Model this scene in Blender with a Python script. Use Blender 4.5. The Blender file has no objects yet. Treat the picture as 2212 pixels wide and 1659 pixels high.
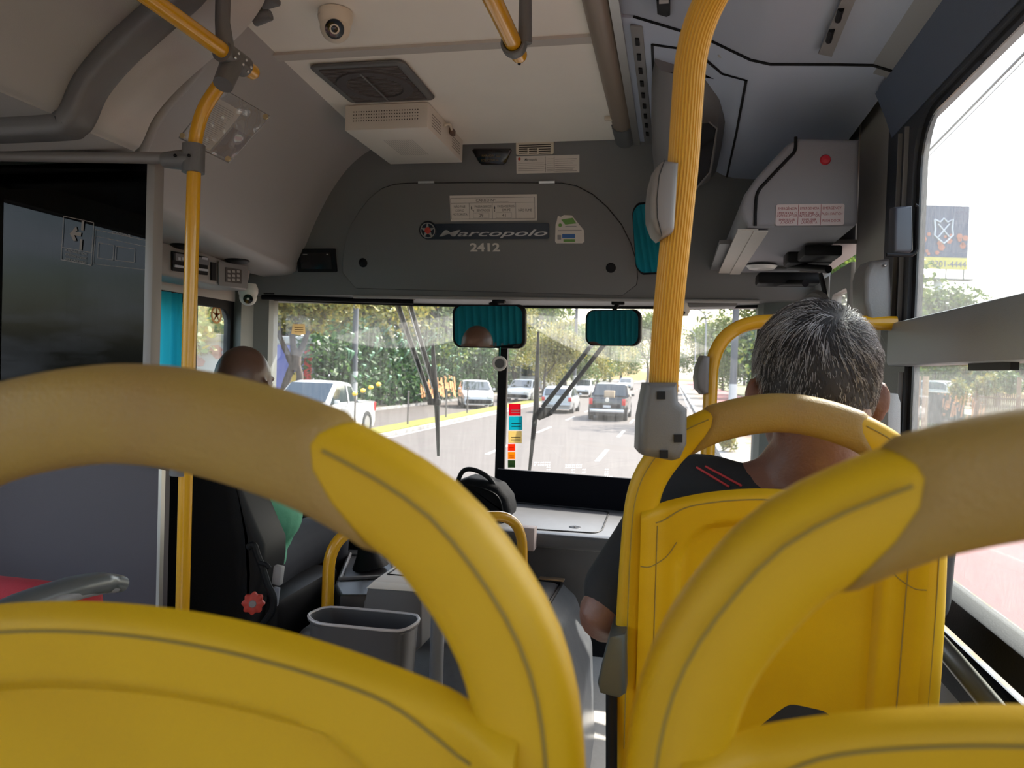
import bpy, bmesh, math, random
from mathutils import Vector, Matrix, Euler
from mathutils import noise as mnoise
R = math.radians
PI = math.pi
scene = bpy.context.scene
COL = scene.collection
random.seed(7)

# ------------------------------------------------------------------ camera
EZ = 1.25                       # eye height above the bus floor
FPX = 1650.0                    # focal length in pixels of the 2212 wide frame
PSI, THE, RHO = R(11.9), R(1.12), R(1.8)
CAM = Vector((0, 0, EZ))
fwd = Vector((-math.sin(PSI)*math.cos(THE), math.cos(PSI)*math.cos(THE), -math.sin(THE)))
r0 = Vector((math.cos(PSI), math.sin(PSI), 0))
u0 = r0.cross(fwd)
rgt = r0*math.cos(RHO) + u0*math.sin(RHO)
upv = u0*math.cos(RHO) - r0*math.sin(RHO)
cd = bpy.data.cameras.new('camera')
cam = bpy.data.objects.new('camera', cd)
COL.objects.link(cam)
cam.matrix_world = Matrix(((rgt.x, upv.x, -fwd.x, CAM.x), (rgt.y, upv.y, -fwd.y, CAM.y),
                           (rgt.z, upv.z, -fwd.z, CAM.z), (0, 0, 0, 1)))
cd.sensor_width = 36.0
cd.lens = 36.0*FPX/2212.0
cd.clip_start = 0.02
cd.clip_end = 2000
cd.dof.use_dof = True
cd.dof.focus_distance = 1.7
cd.dof.aperture_fstop = 9.0
scene.camera = cam

def at(px, py, X=None, Y=None, Z=None, D=None):
    """the point of the place that sits at a photo pixel, on a plane X=, Y=, Z= (bus axes) or at depth D"""
    d = fwd + rgt*((px-1106.0)/FPX) - upv*((py-829.5)/FPX)
    if D is not None: t = D
    elif X is not None: t = (X-CAM.x)/d.x
    elif Y is not None: t = (Y-CAM.y)/d.y
    else: t = (Z-CAM.z)/d.z
    return CAM + d*t

# ------------------------------------------------------------------ world, sun, exposure
w = bpy.data.worlds.new('sky'); scene.world = w; w.use_nodes = True
nt = w.node_tree; nt.nodes.clear()
wo = nt.nodes.new('ShaderNodeOutputWorld'); bg = nt.nodes.new('ShaderNodeBackground')
sky = nt.nodes.new('ShaderNodeTexSky'); sky.sky_type = 'NISHITA'; sky.sun_disc = False
sky.sun_elevation = R(44); sky.sun_rotation = R(38); sky.air_density = 1.4; sky.dust_density = 3.0
tcw = nt.nodes.new('ShaderNodeTexCoord'); mpw = nt.nodes.new('ShaderNodeMapping')
mpw.inputs['Scale'].default_value = (1.2, 1.2, 4.5)
nzw = nt.nodes.new('ShaderNodeTexNoise'); nzw.inputs['Scale'].default_value = 2.3
nzw.inputs['Detail'].default_value = 7; nzw.inputs['Roughness'].default_value = .55
crw = nt.nodes.new('ShaderNodeValToRGB')
crw.color_ramp.elements[0].position = .44; crw.color_ramp.elements[0].color = (0.0, .0, .0, 1)
crw.color_ramp.elements[1].position = .68; crw.color_ramp.elements[1].color = (1, 1, 1, 1)
mxw = nt.nodes.new('ShaderNodeMix'); mxw.data_type = 'RGBA'
sc_ = nt.nodes.new('ShaderNodeVectorMath'); sc_.operation = 'SCALE'; sc_.inputs['Scale'].default_value = .17
L = nt.links.new
L(tcw.outputs['Generated'], mpw.inputs['Vector']); L(mpw.outputs['Vector'], nzw.inputs['Vector'])
L(nzw.outputs['Fac'], crw.inputs['Fac']); L(crw.outputs['Color'], mxw.inputs['Factor'])
L(sky.outputs['Color'], sc_.inputs[0]); L(sc_.outputs['Vector'], mxw.inputs['A'])
mxw.inputs['B'].default_value = (1.0, 1.06, 1.18, 1)
L(mxw.outputs['Result'], bg.inputs['Color']); L(bg.outputs['Background'], wo.inputs['Surface'])
bg.inputs['Strength'].default_value = 1.35

sd = bpy.data.lights.new('sun', 'SUN'); sd.energy = 4.2; sd.angle = R(1.2); sd.color = (1, .95, .86)
so = bpy.data.objects.new('sun', sd); COL.objects.link(so)
sun_dir = Vector((math.sin(R(38))*math.cos(R(44)), math.cos(R(38))*math.cos(R(44)), math.sin(R(44))))   # towards the sun
so.rotation_euler = sun_dir.to_track_quat('Z', 'Y').to_euler()
scene.view_settings.view_transform = 'Standard'
scene.view_settings.look = 'None'
scene.view_settings.gamma = 1.0
scene.view_settings.use_curve_mapping = False
scene.view_settings.exposure = 1.65
scene.cycles.max_bounces = 10
scene.cycles.diffuse_bounces = 5
scene.cycles.glossy_bounces = 4
scene.cycles.transparent_max_bounces = 24
scene.cycles.use_denoising = True
scene.cycles.caustics_reflective = False
scene.cycles.caustics_refractive = False
scene.cycles.sample_clamp_indirect = 4.0

# ------------------------------------------------------------------ materials
MATS = {}
def mat(name, col, rough=.5, metal=0.0, spec=.5, noise=None, bump=None, emit=None, sss=0, coat=0, stretch=None):
    if name in MATS: return MATS[name]
    m = bpy.data.materials.new(name); m.use_nodes = True
    t = m.node_tree; b = t.nodes['Principled BSDF']
    b.inputs['Base Color'].default_value = (*col, 1)
    b.inputs['Roughness'].default_value = rough
    b.inputs['Metallic'].default_value = metal
    b.inputs['Specular IOR Level'].default_value = spec
    if coat: b.inputs['Coat Weight'].default_value = coat
    if sss:
        b.inputs['Subsurface Weight'].default_value = sss
        b.inputs['Subsurface Scale'].default_value = .01
    tc = t.nodes.new('ShaderNodeTexCoord'); mp = t.nodes.new('ShaderNodeMapping')
    t.links.new(tc.outputs['Object'], mp.inputs['Vector'])
    if stretch: mp.inputs['Scale'].default_value = stretch
    if noise:                                   # (scale, amount, colour2)
        sc, lo, hi, c2 = noise
        n = t.nodes.new('ShaderNodeTexNoise'); n.inputs['Scale'].default_value = sc; n.inputs['Detail'].default_value = 6
        cr = t.nodes.new('ShaderNodeValToRGB')
        cr.color_ramp.elements[0].position = lo; cr.color_ramp.elements[0].color = (*col, 1)
        cr.color_ramp.elements[1].position = hi; cr.color_ramp.elements[1].color = (*c2, 1)
        t.links.new(mp.outputs['Vector'], n.inputs['Vector']); t.links.new(n.outputs['Fac'], cr.inputs['Fac'])
        t.links.new(cr.outputs['Color'], b.inputs['Base Color'])
    if bump:
        sc, st = bump
        n = t.nodes.new('ShaderNodeTexNoise'); n.inputs['Scale'].default_value = sc; n.inputs['Detail'].default_value = 4
        bp = t.nodes.new('ShaderNodeBump'); bp.inputs['Strength'].default_value = st; bp.inputs['Distance'].default_value = .002
        t.links.new(mp.outputs['Vector'], n.inputs['Vector']); t.links.new(n.outputs['Fac'], bp.inputs['Height'])
        t.links.new(bp.outputs['Normal'], b.inputs['Normal'])
    if emit:
        b.inputs['Emission Color'].default_value = (*emit[0], 1); b.inputs['Emission Strength'].default_value = emit[1]
    MATS[name] = m
    return m

def glass(name, tint, dust=.0, dustcol=(.8, .8, .78), refl=.08, streak=None, rough=0.0):
    """thin window glass: clear tinted sheet, fresnel-like sheen, a film of dust that takes the light"""
    if name in MATS: return MATS[name]
    m = bpy.data.materials.new(name); m.use_nodes = True
    t = m.node_tree; t.nodes.clear()
    o = t.nodes.new('ShaderNodeOutputMaterial')
    tr = t.nodes.new('ShaderNodeBsdfTransparent'); tr.inputs['Color'].default_value = (*tint, 1)
    gl = t.nodes.new('ShaderNodeBsdfGlossy'); gl.inputs['Roughness'].default_value = rough
    lw = t.nodes.new('ShaderNodeLayerWeight'); lw.inputs['Blend'].default_value = .5
    pw = t.nodes.new('ShaderNodeMath'); pw.operation = 'POWER'; pw.inputs[1].default_value = 4.0
    mul = t.nodes.new('ShaderNodeMath'); mul.operation = 'MULTIPLY_ADD'; mul.inputs[1].default_value = .5; mul.inputs[2].default_value = refl*.5
    mx = t.nodes.new('ShaderNodeMixShader')
    t.links.new(lw.outputs['Facing'], pw.inputs[0]); t.links.new(pw.outputs[0], mul.inputs[0]); t.links.new(mul.outputs[0], mx.inputs['Fac'])
    t.links.new(tr.outputs[0], mx.inputs[1]); t.links.new(gl.outputs[0], mx.inputs[2])
    last = mx
    if dust:
        df = t.nodes.new('ShaderNodeBsdfDiffuse'); df.inputs['Color'].default_value = (*dustcol, 1)
        tl = t.nodes.new('ShaderNodeBsdfTranslucent'); tl.inputs['Color'].default_value = (*dustcol, 1)
        m2 = t.nodes.new('ShaderNodeMixShader'); m2.inputs['Fac'].default_value = .75
        t.links.new(df.outputs[0], m2.inputs[1]); t.links.new(tl.outputs[0], m2.inputs[2])
        m3 = t.nodes.new('ShaderNodeMixShader')
        tc = t.nodes.new('ShaderNodeTexCoord'); mp = t.nodes.new('ShaderNodeMapping')
        mp.inputs['Scale'].default_value = streak or (1, 1, 1)
        n = t.nodes.new('ShaderNodeTexNoise'); n.inputs['Scale'].default_value = 9; n.inputs['Detail'].default_value = 8
        mr = t.nodes.new('ShaderNodeMapRange'); mr.inputs['From Min'].default_value = .3; mr.inputs['From Max'].default_value = .75
        mr.inputs['To Min'].default_value = dust*.45; mr.inputs['To Max'].default_value = dust*1.6
        t.links.new(tc.outputs['Object'], mp.inputs['Vector']); t.links.new(mp.outputs['Vector'], n.inputs['Vector'])
        t.links.new(n.outputs['Fac'], mr.inputs['Value']); t.links.new(mr.outputs[0], m3.inputs['Fac'])
        t.links.new(mx.outputs[0], m3.inputs[1]); t.links.new(m2.outputs[0], m3.inputs[2])
        last = m3
    t.links.new(last.outputs[0], o.inputs['Surface'])
    MATS[name] = m
    return m

def film(name, col, fac=.6):
    """coloured film that lets the daylight behind it through"""
    if name in MATS: return MATS[name]
    m = mat(name, col, .6); t = m.node_tree; b = t.nodes['Principled BSDF']
    tl = t.nodes.new('ShaderNodeBsdfTranslucent'); tl.inputs['Color'].default_value = (*[min(1, c*1.25) for c in col], 1)
    mx = t.nodes.new('ShaderNodeMixShader'); mx.inputs['Fac'].default_value = fac
    t.links.new(b.outputs[0], mx.inputs[1]); t.links.new(tl.outputs[0], mx.inputs[2]); t.links.new(mx.outputs[0], t.nodes['Material Output'].inputs['Surface'])
    return m
YEL = mat('seat yellow plastic', (.53, .315, .003), .48, spec=.32, noise=(7, .45, .9, (.45, .25, .003)), bump=(900, .12))
SLV = mat('worn grab sleeve', (.25, .145, .035), .55, noise=(9, .40, .66, (.30, .185, .025)), bump=(420, .35))
SEAM = mat('grime in seam', (.24, .165, .03), .8)
RAIL = mat('rail yellow paint', (.62, .31, .010), .25, coat=.3)
GRYD = mat('dark grey plastic', (.115, .117, .122), .5, bump=(700, .25))
GRYM = mat('mid grey plastic', (.20, .195, .20), .5, bump=(700, .25))
GRYL = mat('light grey plastic', (.36, .35, .345), .5, bump=(500, .2))
GRYW = mat('pale trim plastic', (.55, .53, .50), .5)
CLAMP = mat('clamp grey plastic', (.115, .112, .112), .45, bump=(900, .2))
CEIL = mat('ceiling laminate', (.88, .82, .74), .55, noise=(5, .4, .8, (.85, .79, .715)))
BLK = mat('black plastic', (.006, .006, .0075), .5, spec=.18)
BLKG = mat('gloss black', (.01, .01, .012), .12)
BLKR = mat('black rubber', (.008, .0085, .010), .6, spec=.18, bump=(300, .2))
WHT = mat('white plastic', (.70, .65, .58), .5)
CREAM = mat('cream enamel', (.66, .58, .47), .45)
ALU = mat('brushed aluminium', (.55, .54, .52), .35, metal=.9)
STEEL = mat('bright steel', (.7, .7, .7), .2, metal=1.0)
PAPER = mat('paper', (.66, .61, .56), .7)
INK = mat('printed ink', (.03, .03, .035), .6)
MIRR = mat('mirror glass', (.9, .92, .93), .02, metal=1.0)
SKIN = mat('tan skin', (.19, .088, .062), .5, sss=.12, noise=(30, .35, .75, (.155, .068, .048)), bump=(220, .35))
SKIN2 = mat('brown skin', (.12, .06, .04), .38, sss=.1, bump=(200, .2))
GLW = glass('windshield glass', (.97, .975, .96), dust=.040, streak=(14, 14, 1.2))
def wiper_arcs(m, arcs, split, add):
    """dust left on the glass above the arcs the wiper blades sweep"""
    t = m.node_tree; g = t.nodes.new('ShaderNodeNewGeometry'); sp = t.nodes.new('ShaderNodeSeparateXYZ'); t.links.new(g.outputs['Position'], sp.inputs[0])
    def mth(op, a, b=None):
        n = t.nodes.new('ShaderNodeMath'); n.operation = op
        for i, v in enumerate((a, b)):
            if v is None: continue
            if isinstance(v, (int, float)): n.inputs[i].default_value = v
            else: t.links.new(v, n.inputs[i])
        return n.outputs[0]
    outs = []
    for (xm, zm, k) in arcs:
        d = mth('SUBTRACT', sp.outputs['X'], xm); c = mth('ADD', mth('MULTIPLY', mth('MULTIPLY', d, d), k), zm)
        s = mth('MULTIPLY', mth('SUBTRACT', sp.outputs['Z'], c), 120.0); s = mth('MINIMUM', mth('MAXIMUM', s, 0.0), 1.0); outs.append(s)
    left = mth('LESS_THAN', sp.outputs['X'], split)
    msk = mth('ADD', mth('MULTIPLY', outs[0], left), mth('MULTIPLY', outs[1], mth('SUBTRACT', 1.0, left)))
    for n in t.nodes:
        if n.bl_idname == 'ShaderNodeMapRange':
            l = n.outputs[0].links[0]; dst = l.to_socket; t.links.remove(l)
            t.links.new(mth('ADD', n.outputs[0], mth('MULTIPLY', msk, mth('ADD', mth('MULTIPLY', n.outputs[0], 1.6), add))), dst)
wiper_arcs(GLW, ((-1.25, EZ+.074, .55), (-.15, EZ+.04, .67)), -.742, .045)
GLS = glass('side window glass', (.90, .93, .93), dust=.08, streak=(60, 60, 9))
GLD = glass('dark smoked glass', (.07, .07, .085), refl=.03)
GLP = glass('clear plastic film', (.86, .86, .86), refl=.20, rough=.08)

# ------------------------------------------------------------------ mesh builder
class M:
    def __init__(s): s.v = []; s.f = []; s.mi = []; s.m = 0; s.sm = []; s.smooth = True
    def use(s, i, smooth=None):
        s.m = i
        if smooth is not None: s.smooth = smooth
        return s
    def add(s, vs, fs, smooth=None):
        n = len(s.v); s.v += [Vector(v) for v in vs]
        sm = s.smooth if smooth is None else smooth
        for f in fs: s.f.append([i+n for i in f]); s.mi.append(s.m); s.sm.append(sm)
        return s
    def frombm(s, bm, smooth=False):
        bm.verts.index_update()
        s.add([v.co.copy() for v in bm.verts], [[v.index for v in f.verts] for f in bm.faces], smooth); bm.free()
        return s
    def box(s, c, size, rot=None, bev=0, seg=2, basis=None):
        bm = bmesh.new(); bmesh.ops.create_cube(bm, size=1)
        bmesh.ops.scale(bm, vec=Vector(size), verts=bm.verts)
        if bev: bmesh.ops.bevel(bm, geom=list(bm.edges), offset=bev, segments=seg, profile=.5, affect='EDGES')
        mt = Matrix.Translation(Vector(c))
        if rot is not None: mt = mt @ Euler(rot).to_matrix().to_4x4()
        if basis is not None: mt = mt @ basis.to_4x4()
        bmesh.ops.transform(bm, matrix=mt, verts=bm.verts)
        return s.frombm(bm, bool(bev))
    def hexa(s, p, smooth=False):               # 8 corners: bottom ring 0-3, top ring 4-7
        return s.add(p, [[3, 2, 1, 0], [4, 5, 6, 7], [0, 1, 5, 4], [1, 2, 6, 5], [2, 3, 7, 6], [3, 0, 4, 7]], smooth)
    def tube(s, pts, r, seg=16, closed=False, cap=True, sect=None, up=None):
        """sweep of a circle (or of section points sect) along pts; r a number or a list"""
        pts = [Vector(p) for p in pts]; n = len(pts)
        rr = r if isinstance(r, (list, tuple)) else [r]*n
        tang = []
        for i in range(n):
            a = pts[(i-1) % n] if (closed or i > 0) else pts[i]
            b = pts[(i+1) % n] if (closed or i < n-1) else pts[i]
            t = (b-a); tang.append(t.normalized() if t.length > 1e-9 else Vector((0, 0, 1)))
        ref = Vector(up) if up is not None else (Vector((0, 0, 1)) if abs(tang[0].z) < .9 else Vector((1, 0, 0)))
        N = (ref - tang[0]*ref.dot(tang[0])).normalized()
        vs = []
        sec = sect or [(math.cos(2*PI*k/seg), math.sin(2*PI*k/seg)) for k in range(seg)]
        seg = len(sec)
        for i in range(n):
            if up is not None:
                N = (ref - tang[i]*ref.dot(tang[i])).normalized()
            elif i > 0:
                N = (N - tang[i]*N.dot(tang[i])).normalized()
            B = tang[i].cross(N)
            for (a, b) in sec: vs.append(pts[i] + (N*a + B*b)*rr[i])
        fs = []
        for i in range(n if closed else n-1):
            j = (i+1) % n
            for k in range(seg):
                k2 = (k+1) % seg
                fs.append([i*seg+k, j*seg+k, j*seg+k2, i*seg+k2])
        if cap and not closed:
            fs.append(list(range(seg))); fs.append([(n-1)*seg+k for k in range(seg)][::-1])
        return s.add(vs, fs)
    def cyl(s, a, b, r, r2=None, seg=20):
        return s.tube([a, b], [r, r if r2 is None else r2], seg)
    def sphere(s, c, r, nu=24, nv=14, rot=None):
        r = r if isinstance(r, (tuple, list)) else (r, r, r)
        vs = [Vector((0, 0, r[2]))]
        for j in range(1, nv):
            t = PI*j/nv
            for i in range(nu): vs.append(Vector((r[0]*math.sin(t)*math.cos(2*PI*i/nu), r[1]*math.sin(t)*math.sin(2*PI*i/nu), r[2]*math.cos(t))))
        vs.append(Vector((0, 0, -r[2])))
        fs = [[0, 1+i, 1+(i+1) % nu] for i in range(nu)]
        for j in range(nv-2):
            for i in range(nu):
                a = 1+j*nu; i2 = (i+1) % nu
                fs.append([a+i, a+nu+i, a+nu+i2, a+i2])
        a = 1+(nv-2)*nu
        fs += [[a+i, len(vs)-1, a+(i+1) % nu] for i in range(nu)]
        if rot is not None: q = Euler(rot).to_matrix(); vs = [q @ v for v in vs]
        c = Vector(c)
        return s.add([v+c for v in vs], fs, True)
    def lathe(s, o, ax, prof, seg=32):
        """prof: (radius, height) along axis ax from o"""
        o = Vector(o); ax = Vector(ax).normalized()
        a = ax.orthogonal().normalized(); b = ax.cross(a); vs = []; fs = []
        for (r, h) in prof:
            for k in range(seg):
                t = 2*PI*k/seg; vs.append(o + ax*h + (a*math.cos(t)+b*math.sin(t))*max(r, 1e-5))
        for i in range(len(prof)-1):
            for k in range(seg):
                k2 = (k+1) % seg; fs.append([i*seg+k, i*seg+k2, (i+1)*seg+k2, (i+1)*seg+k])
        return s.add(vs, fs)
    def grid(s, fn, nu, nv, smooth=True):
        vs = [fn(i/nu, j/nv) for j in range(nv+1) for i in range(nu+1)]
        fs = [[j*(nu+1)+i, j*(nu+1)+i+1, (j+1)*(nu+1)+i+1, (j+1)*(nu+1)+i] for j in range(nv) for i in range(nu)]
        return s.add(vs, fs, smooth)
    def prism(s, poly, off, smooth=False):
        """solid from a planar outline (3D points) pushed by off"""
        poly = [Vector(p) for p in poly]; off = Vector(off); n = len(poly)
        fs = [list(range(n)), [n+i for i in range(n)][::-1]] + [[i, (i+1) % n, n+(i+1) % n, n+i][::-1] for i in range(n)]
        return s.add(poly + [p+off for p in poly], fs, smooth)
    def sheet(s, secA, secB, th=None):
        """surface between two equal-length lines of points"""
        n = len(secA)
        return s.add(list(secA)+list(secB), [[i, i+1, n+i+1, n+i] for i in range(n-1)], True)
    def extr(s, sec, y0, y1, th=.012, ny=1, cap=True):
        """wall-like sheet: section of (x, z) points drawn from y0 to y1, given thickness th on its outer side"""
        n = len(sec); nor = []
        for i in range(n):
            a = sec[max(i-1, 0)]; b = sec[min(i+1, n-1)]
            d = Vector((b[0]-a[0], b[1]-a[1])); d.normalize(); nor.append((d.y*th, -d.x*th))
        vs = []
        for y in (y0, y1):
            vs += [Vector((p[0], y, p[1])) for p in sec]
            vs += [Vector((p[0]+q[0], y, p[1]+q[1])) for p, q in zip(sec, nor)]
        k = 2*n; fs = []
        for i in range(n-1):
            fs.append([i, i+1, k+i+1, k+i]); fs.append([n+i, k+n+i, k+n+i+1, n+i+1])
            fs.append([i, n+i, n+i+1, i+1]); fs.append([k+i, k+i+1, k+n+i+1, k+n+i])
        fs.append([0, k, k+n, n]); fs.append([n-1, n+n-1, k+n+n-1, k+n-1])
        return s.add(vs, fs)
    def rot(s, q, c=(0, 0, 0)):
        c = Vector(c); s.v = [q @ (v-c) + c for v in s.v]; return s
    def move(s, d):
        d = Vector(d); s.v = [v+d for v in s.v]; return s
    def mesh(s, name, mats):
        me = bpy.data.meshes.new(name)
        me.from_pydata([tuple(v) for v in s.v], [], s.f)
        for mm in (mats if isinstance(mats, (list, tuple)) else [mats]): me.materials.append(mm)
        me.polygons.foreach_set('material_index', s.mi)
        me.polygons.foreach_set('use_smooth', s.sm)
        me.update()
        bm = bmesh.new(); bm.from_mesh(me)
        bmesh.ops.recalc_face_normals(bm, faces=bm.faces) if len(bm.faces) < 60000 else None
        bm.to_mesh(me); bm.free()
        if any(s.sm) and len(me.polygons) < 60000:
            try: me.set_sharp_from_angle(angle=R(38))
            except Exception: pass
        return me
    def build(s, name, mats, parent=None, local=False, label=None, cat=None, group=None, kind=None):
        loc = Vector((0, 0, 0))
        if parent is None and not local:
            lo = Vector([min(v[i] for v in s.v) for i in range(3)]); hi = Vector([max(v[i] for v in s.v) for i in range(3)])
            loc = Vector(((lo.x+hi.x)/2, (lo.y+hi.y)/2, lo.z))
            s.v = [v-loc for v in s.v]
        elif parent is not None and not local:
            base = wloc(parent); s.v = [v-base for v in s.v]
        o = bpy.data.objects.new(name, s.mesh(name, mats)); COL.objects.link(o)
        if parent is not None: o.parent = parent
        o.location = loc
        return tag(o, label, cat, group, kind)

def wloc(o):
    p = Vector((0, 0, 0))
    while o is not None: p += o.location; o = o.parent
    return p
def tag(o, label=None, cat=None, group=None, kind=None):
    if label: o['label'] = label
    if cat: o['category'] = cat
    if group: o['group'] = group
    if kind: o['kind'] = kind
    return o
def thing(name, loc, label, cat, group=None, rz=0):
    o = bpy.data.objects.new(name, None); COL.objects.link(o); o.location = Vector(loc); o.rotation_euler = (0, 0, rz)
    o.empty_display_size = .1
    return tag(o, label, cat, group)
def struct(m, name, mats, label=None, parent=None):
    return m.build(name, mats, parent, label=label, kind='structure' if parent is None else None)
def copy_tree(o, parent=None):
    c = o.copy(); COL.objects.link(c); c.parent = parent
    for ch in list(o.children): copy_tree(ch, c)
    return c

def bez(pts, n=8, closed=False):
    """Catmull-Rom through the points"""
    P = [Vector(p) for p in pts]; out = []; m = len(P)
    rng = range(m) if closed else range(m-1)
    for i in rng:
        p0 = P[(i-1) % m] if (closed or i > 0) else P[i]*2-P[i+1]
        p1 = P[i]; p2 = P[(i+1) % m]
        p3 = P[(i+2) % m] if (closed or i+2 < m) else P[i+1]*2-P[i]
        for k in range(n):
            t = k/n; out.append(.5*((2*p1)+(p2-p0)*t+(2*p0-5*p1+4*p2-p3)*t*t+(3*p1-p0-3*p2+p3)*t*t*t))
    if not closed: out.append(P[-1])
    return out
def fillet(pts, r, n=6):
    """polyline with rounded corners"""
    P = [Vector(p) for p in pts]; out = [P[0]]
    for i in range(1, len(P)-1):
        a = (P[i-1]-P[i]); b = (P[i+1]-P[i]); rr = min(r, a.length*.48, b.length*.48)
        s = P[i]+a.normalized()*rr; e = P[i]+b.normalized()*rr
        for k in range(n+1):
            t = k/n; out.append(s*(1-t)**2+P[i]*2*t*(1-t)+e*t*t)
    out.append(P[-1]); return out
def rrect(w, h, r, n=4):
    out = []
    for cx, cy, a0 in ((w/2-r, h/2-r, 0), (-w/2+r, h/2-r, 90), (-w/2+r, -h/2+r, 180), (w/2-r, -h/2+r, 270)):
        for k in range(n+1):
            a = R(a0+90*k/n); out.append((cx+r*math.cos(a), cy+r*math.sin(a)))
    return out
class Frame:
    """a flat place to put signs on: origin, right and up directions in metres"""
    def __init__(s, o, x, y):
        s.o = Vector(o); s.x = Vector(x).normalized(); n = s.x.cross(Vector(y)).normalized(); s.n = n; s.y = n.cross(s.x)
    def p(s, a, b, c=0): return s.o + s.x*a + s.y*b + s.n*c
    def hit(s, px, py):
        d = at(px, py, D=1.0)-CAM; t = (s.o-CAM).dot(s.n)/d.dot(s.n); q = CAM+d*t-s.o
        return q.dot(s.x), q.dot(s.y)
    def pp(s, px, py, c=0): a, b = s.hit(px, py); return s.p(a, b, c)
    def pplate(s, m, x0, y0, x1, y1, c0=0, c1=.001, r=0):
        A = s.hit((x0+x1)/2, (y0+y1)/2); w = s.hit(x1, (y0+y1)/2)[0]-s.hit(x0, (y0+y1)/2)[0]; h = s.hit((x0+x1)/2, y0)[1]-s.hit((x0+x1)/2, y1)[1]
        return s.plate(m, A[0]-w/2, A[1]-h/2, A[0]+w/2, A[1]+h/2, c0, c1, r)
    def plate(s, m, a0, b0, a1, b1, c0=0, c1=.001, r=0):
        w, h = a1-a0, b1-b0
        pts = rrect(w, h, r) if r else [(w/2, h/2), (-w/2, h/2), (-w/2, -h/2), (w/2, -h/2)]
        m.prism([s.p(a0+w/2+x, b0+h/2+y, c0) for x, y in pts], s.n*(c1-c0)); return m
    def ring(s, m, a0, b0, a1, b1, t, c0=.001, c1=.0014):
        s.plate(m, a0, b0, a1, b0+t, c0, c1); s.plate(m, a0, b1-t, a1, b1, c0, c1)
        s.plate(m, a0, b0+t, a0+t, b1-t, c0, c1); s.plate(m, a1-t, b0+t, a1, b1-t, c0, c1); return m
    def text(s, m, txt, a, b, h, c=.0012, width=None, align='CENTER', shear=0, depth=.0004, bold=0, flipx=False, rot=0):
        cu = bpy.data.curves.new('t', 'FONT'); cu.body = txt; cu.size = 1; cu.align_x = 'LEFT'; cu.shear = shear; cu.offset = bold
        cu.resolution_u = 3
        o = bpy.data.objects.new('t', cu); COL.objects.link(o)
        dg = bpy.context.evaluated_depsgraph_get(); me = bpy.data.meshes.new_from_object(o.evaluated_get(dg))
        vs = [v.co.copy() for v in me.vertices]; fs = [list(p.vertices) for p in me.polygons]
        bpy.data.objects.remove(o); bpy.data.curves.remove(cu); bpy.data.meshes.remove(me)
        if not vs: return m
        x0 = min(v.x for v in vs); x1 = max(v.x for v in vs); y0 = 0; k = h/.69
        kx = k if width is None else width/(x1-x0)
        ox = {'CENTER': (x0+x1)/2, 'LEFT': x0}[align]
        out = []
        for v in vs:
            xx = (v.x-ox)*kx*(-1 if flipx else 1); yy = v.y*k
            xx, yy = xx*math.cos(rot)-yy*math.sin(rot), xx*math.sin(rot)+yy*math.cos(rot)
            out.append(s.p(a+xx, b+yy, c))
        m.add(out, fs, False); return m
# ================================================================== THE BUS SHELL
def E(x, y, z): return Vector((x, y, z+EZ))          # z counted from eye height
XR, XL = .50, -1.84
YB = -3.2
def sec(pts): return [(x, z+EZ) for x, z in pts]

m = M(); m.box(E(-.67, .05, -1.275), (2.4, 6.6, .05)); struct(m, 'floor', mat('bus floor vinyl', (.58, .55, .51), .6, noise=(60, .4, .7, (.62, .59, .55))))
m = M()
m.box(E(-.67, -.64, .85), (.96, 5.1, .02)); m.box(E(-.67, 2.36, .85), (.96, .86, .02)); struct(m, 'ceiling', CEIL)
m = M(); m.box(E(-.67, 1.93, .838), (.96, .04, .012)); struct(m, 'trim_1', mat('ceiling joint strip', (.47, .43, .39), .5))
m = M(); m.box(E(-.67, .0, .93), (2.5, 6.7, .03)); m.box(E(-.67, 3.3, .60), (2.5, .04, .62))
m.box(E(-1.885, 0, .72), (.03, 6.7, .44)); m.box(E(.56, 0, .78), (.03, 6.7, .34)); struct(m, 'roof', GRYD)  # unseen outer shell, added to stop light leaking past coves and walls

# --- front header panel (leaning), its ledge over the windshield
FWO = E(0, 2.80, .84); FWY = Vector((0, .15, -.55)).normalized()*-1
FW = Frame(FWO, (1, 0, 0), FWY)
def fw(px, py):
    d = at(px, py, D=1.0)-CAM
    t = (FW.o-CAM).dot(FW.n)/d.dot(FW.n); q = CAM+d*t-FW.o
    return q.dot(FW.x), q.dot(FW.y)
m = M()
Lb = fw(900, 640)[1]
m.prism([FW.p(-1.86, .1), FW.p(.52, .1), FW.p(.52, Lb), FW.p(-1.86, Lb)], FW.n*-.02)
pL = FW.p(-1.86, Lb); pR = FW.p(.52, Lb)
m.hexa([pL, pR, Vector((.52, 3.36, pR.z)), Vector((-1.86, 3.36, pL.z)), pL+Vector((0, 0, .025)), pR+Vector((0, 0, .025)), Vector((.52, 3.36, pR.z+.025)), Vector((-1.86, 3.36, pL.z+.025))])
struct(m, 'wall_front', mat('front panel grey', (.15, .153, .156), .5, bump=(700, .25)))
m = M(); m.tube([FW.p(-1.3, Lb-.004, .004), FW.p(.3, Lb-.004, .004)], .007, 10); struct(m, 'trim_2', GRYL)

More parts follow.
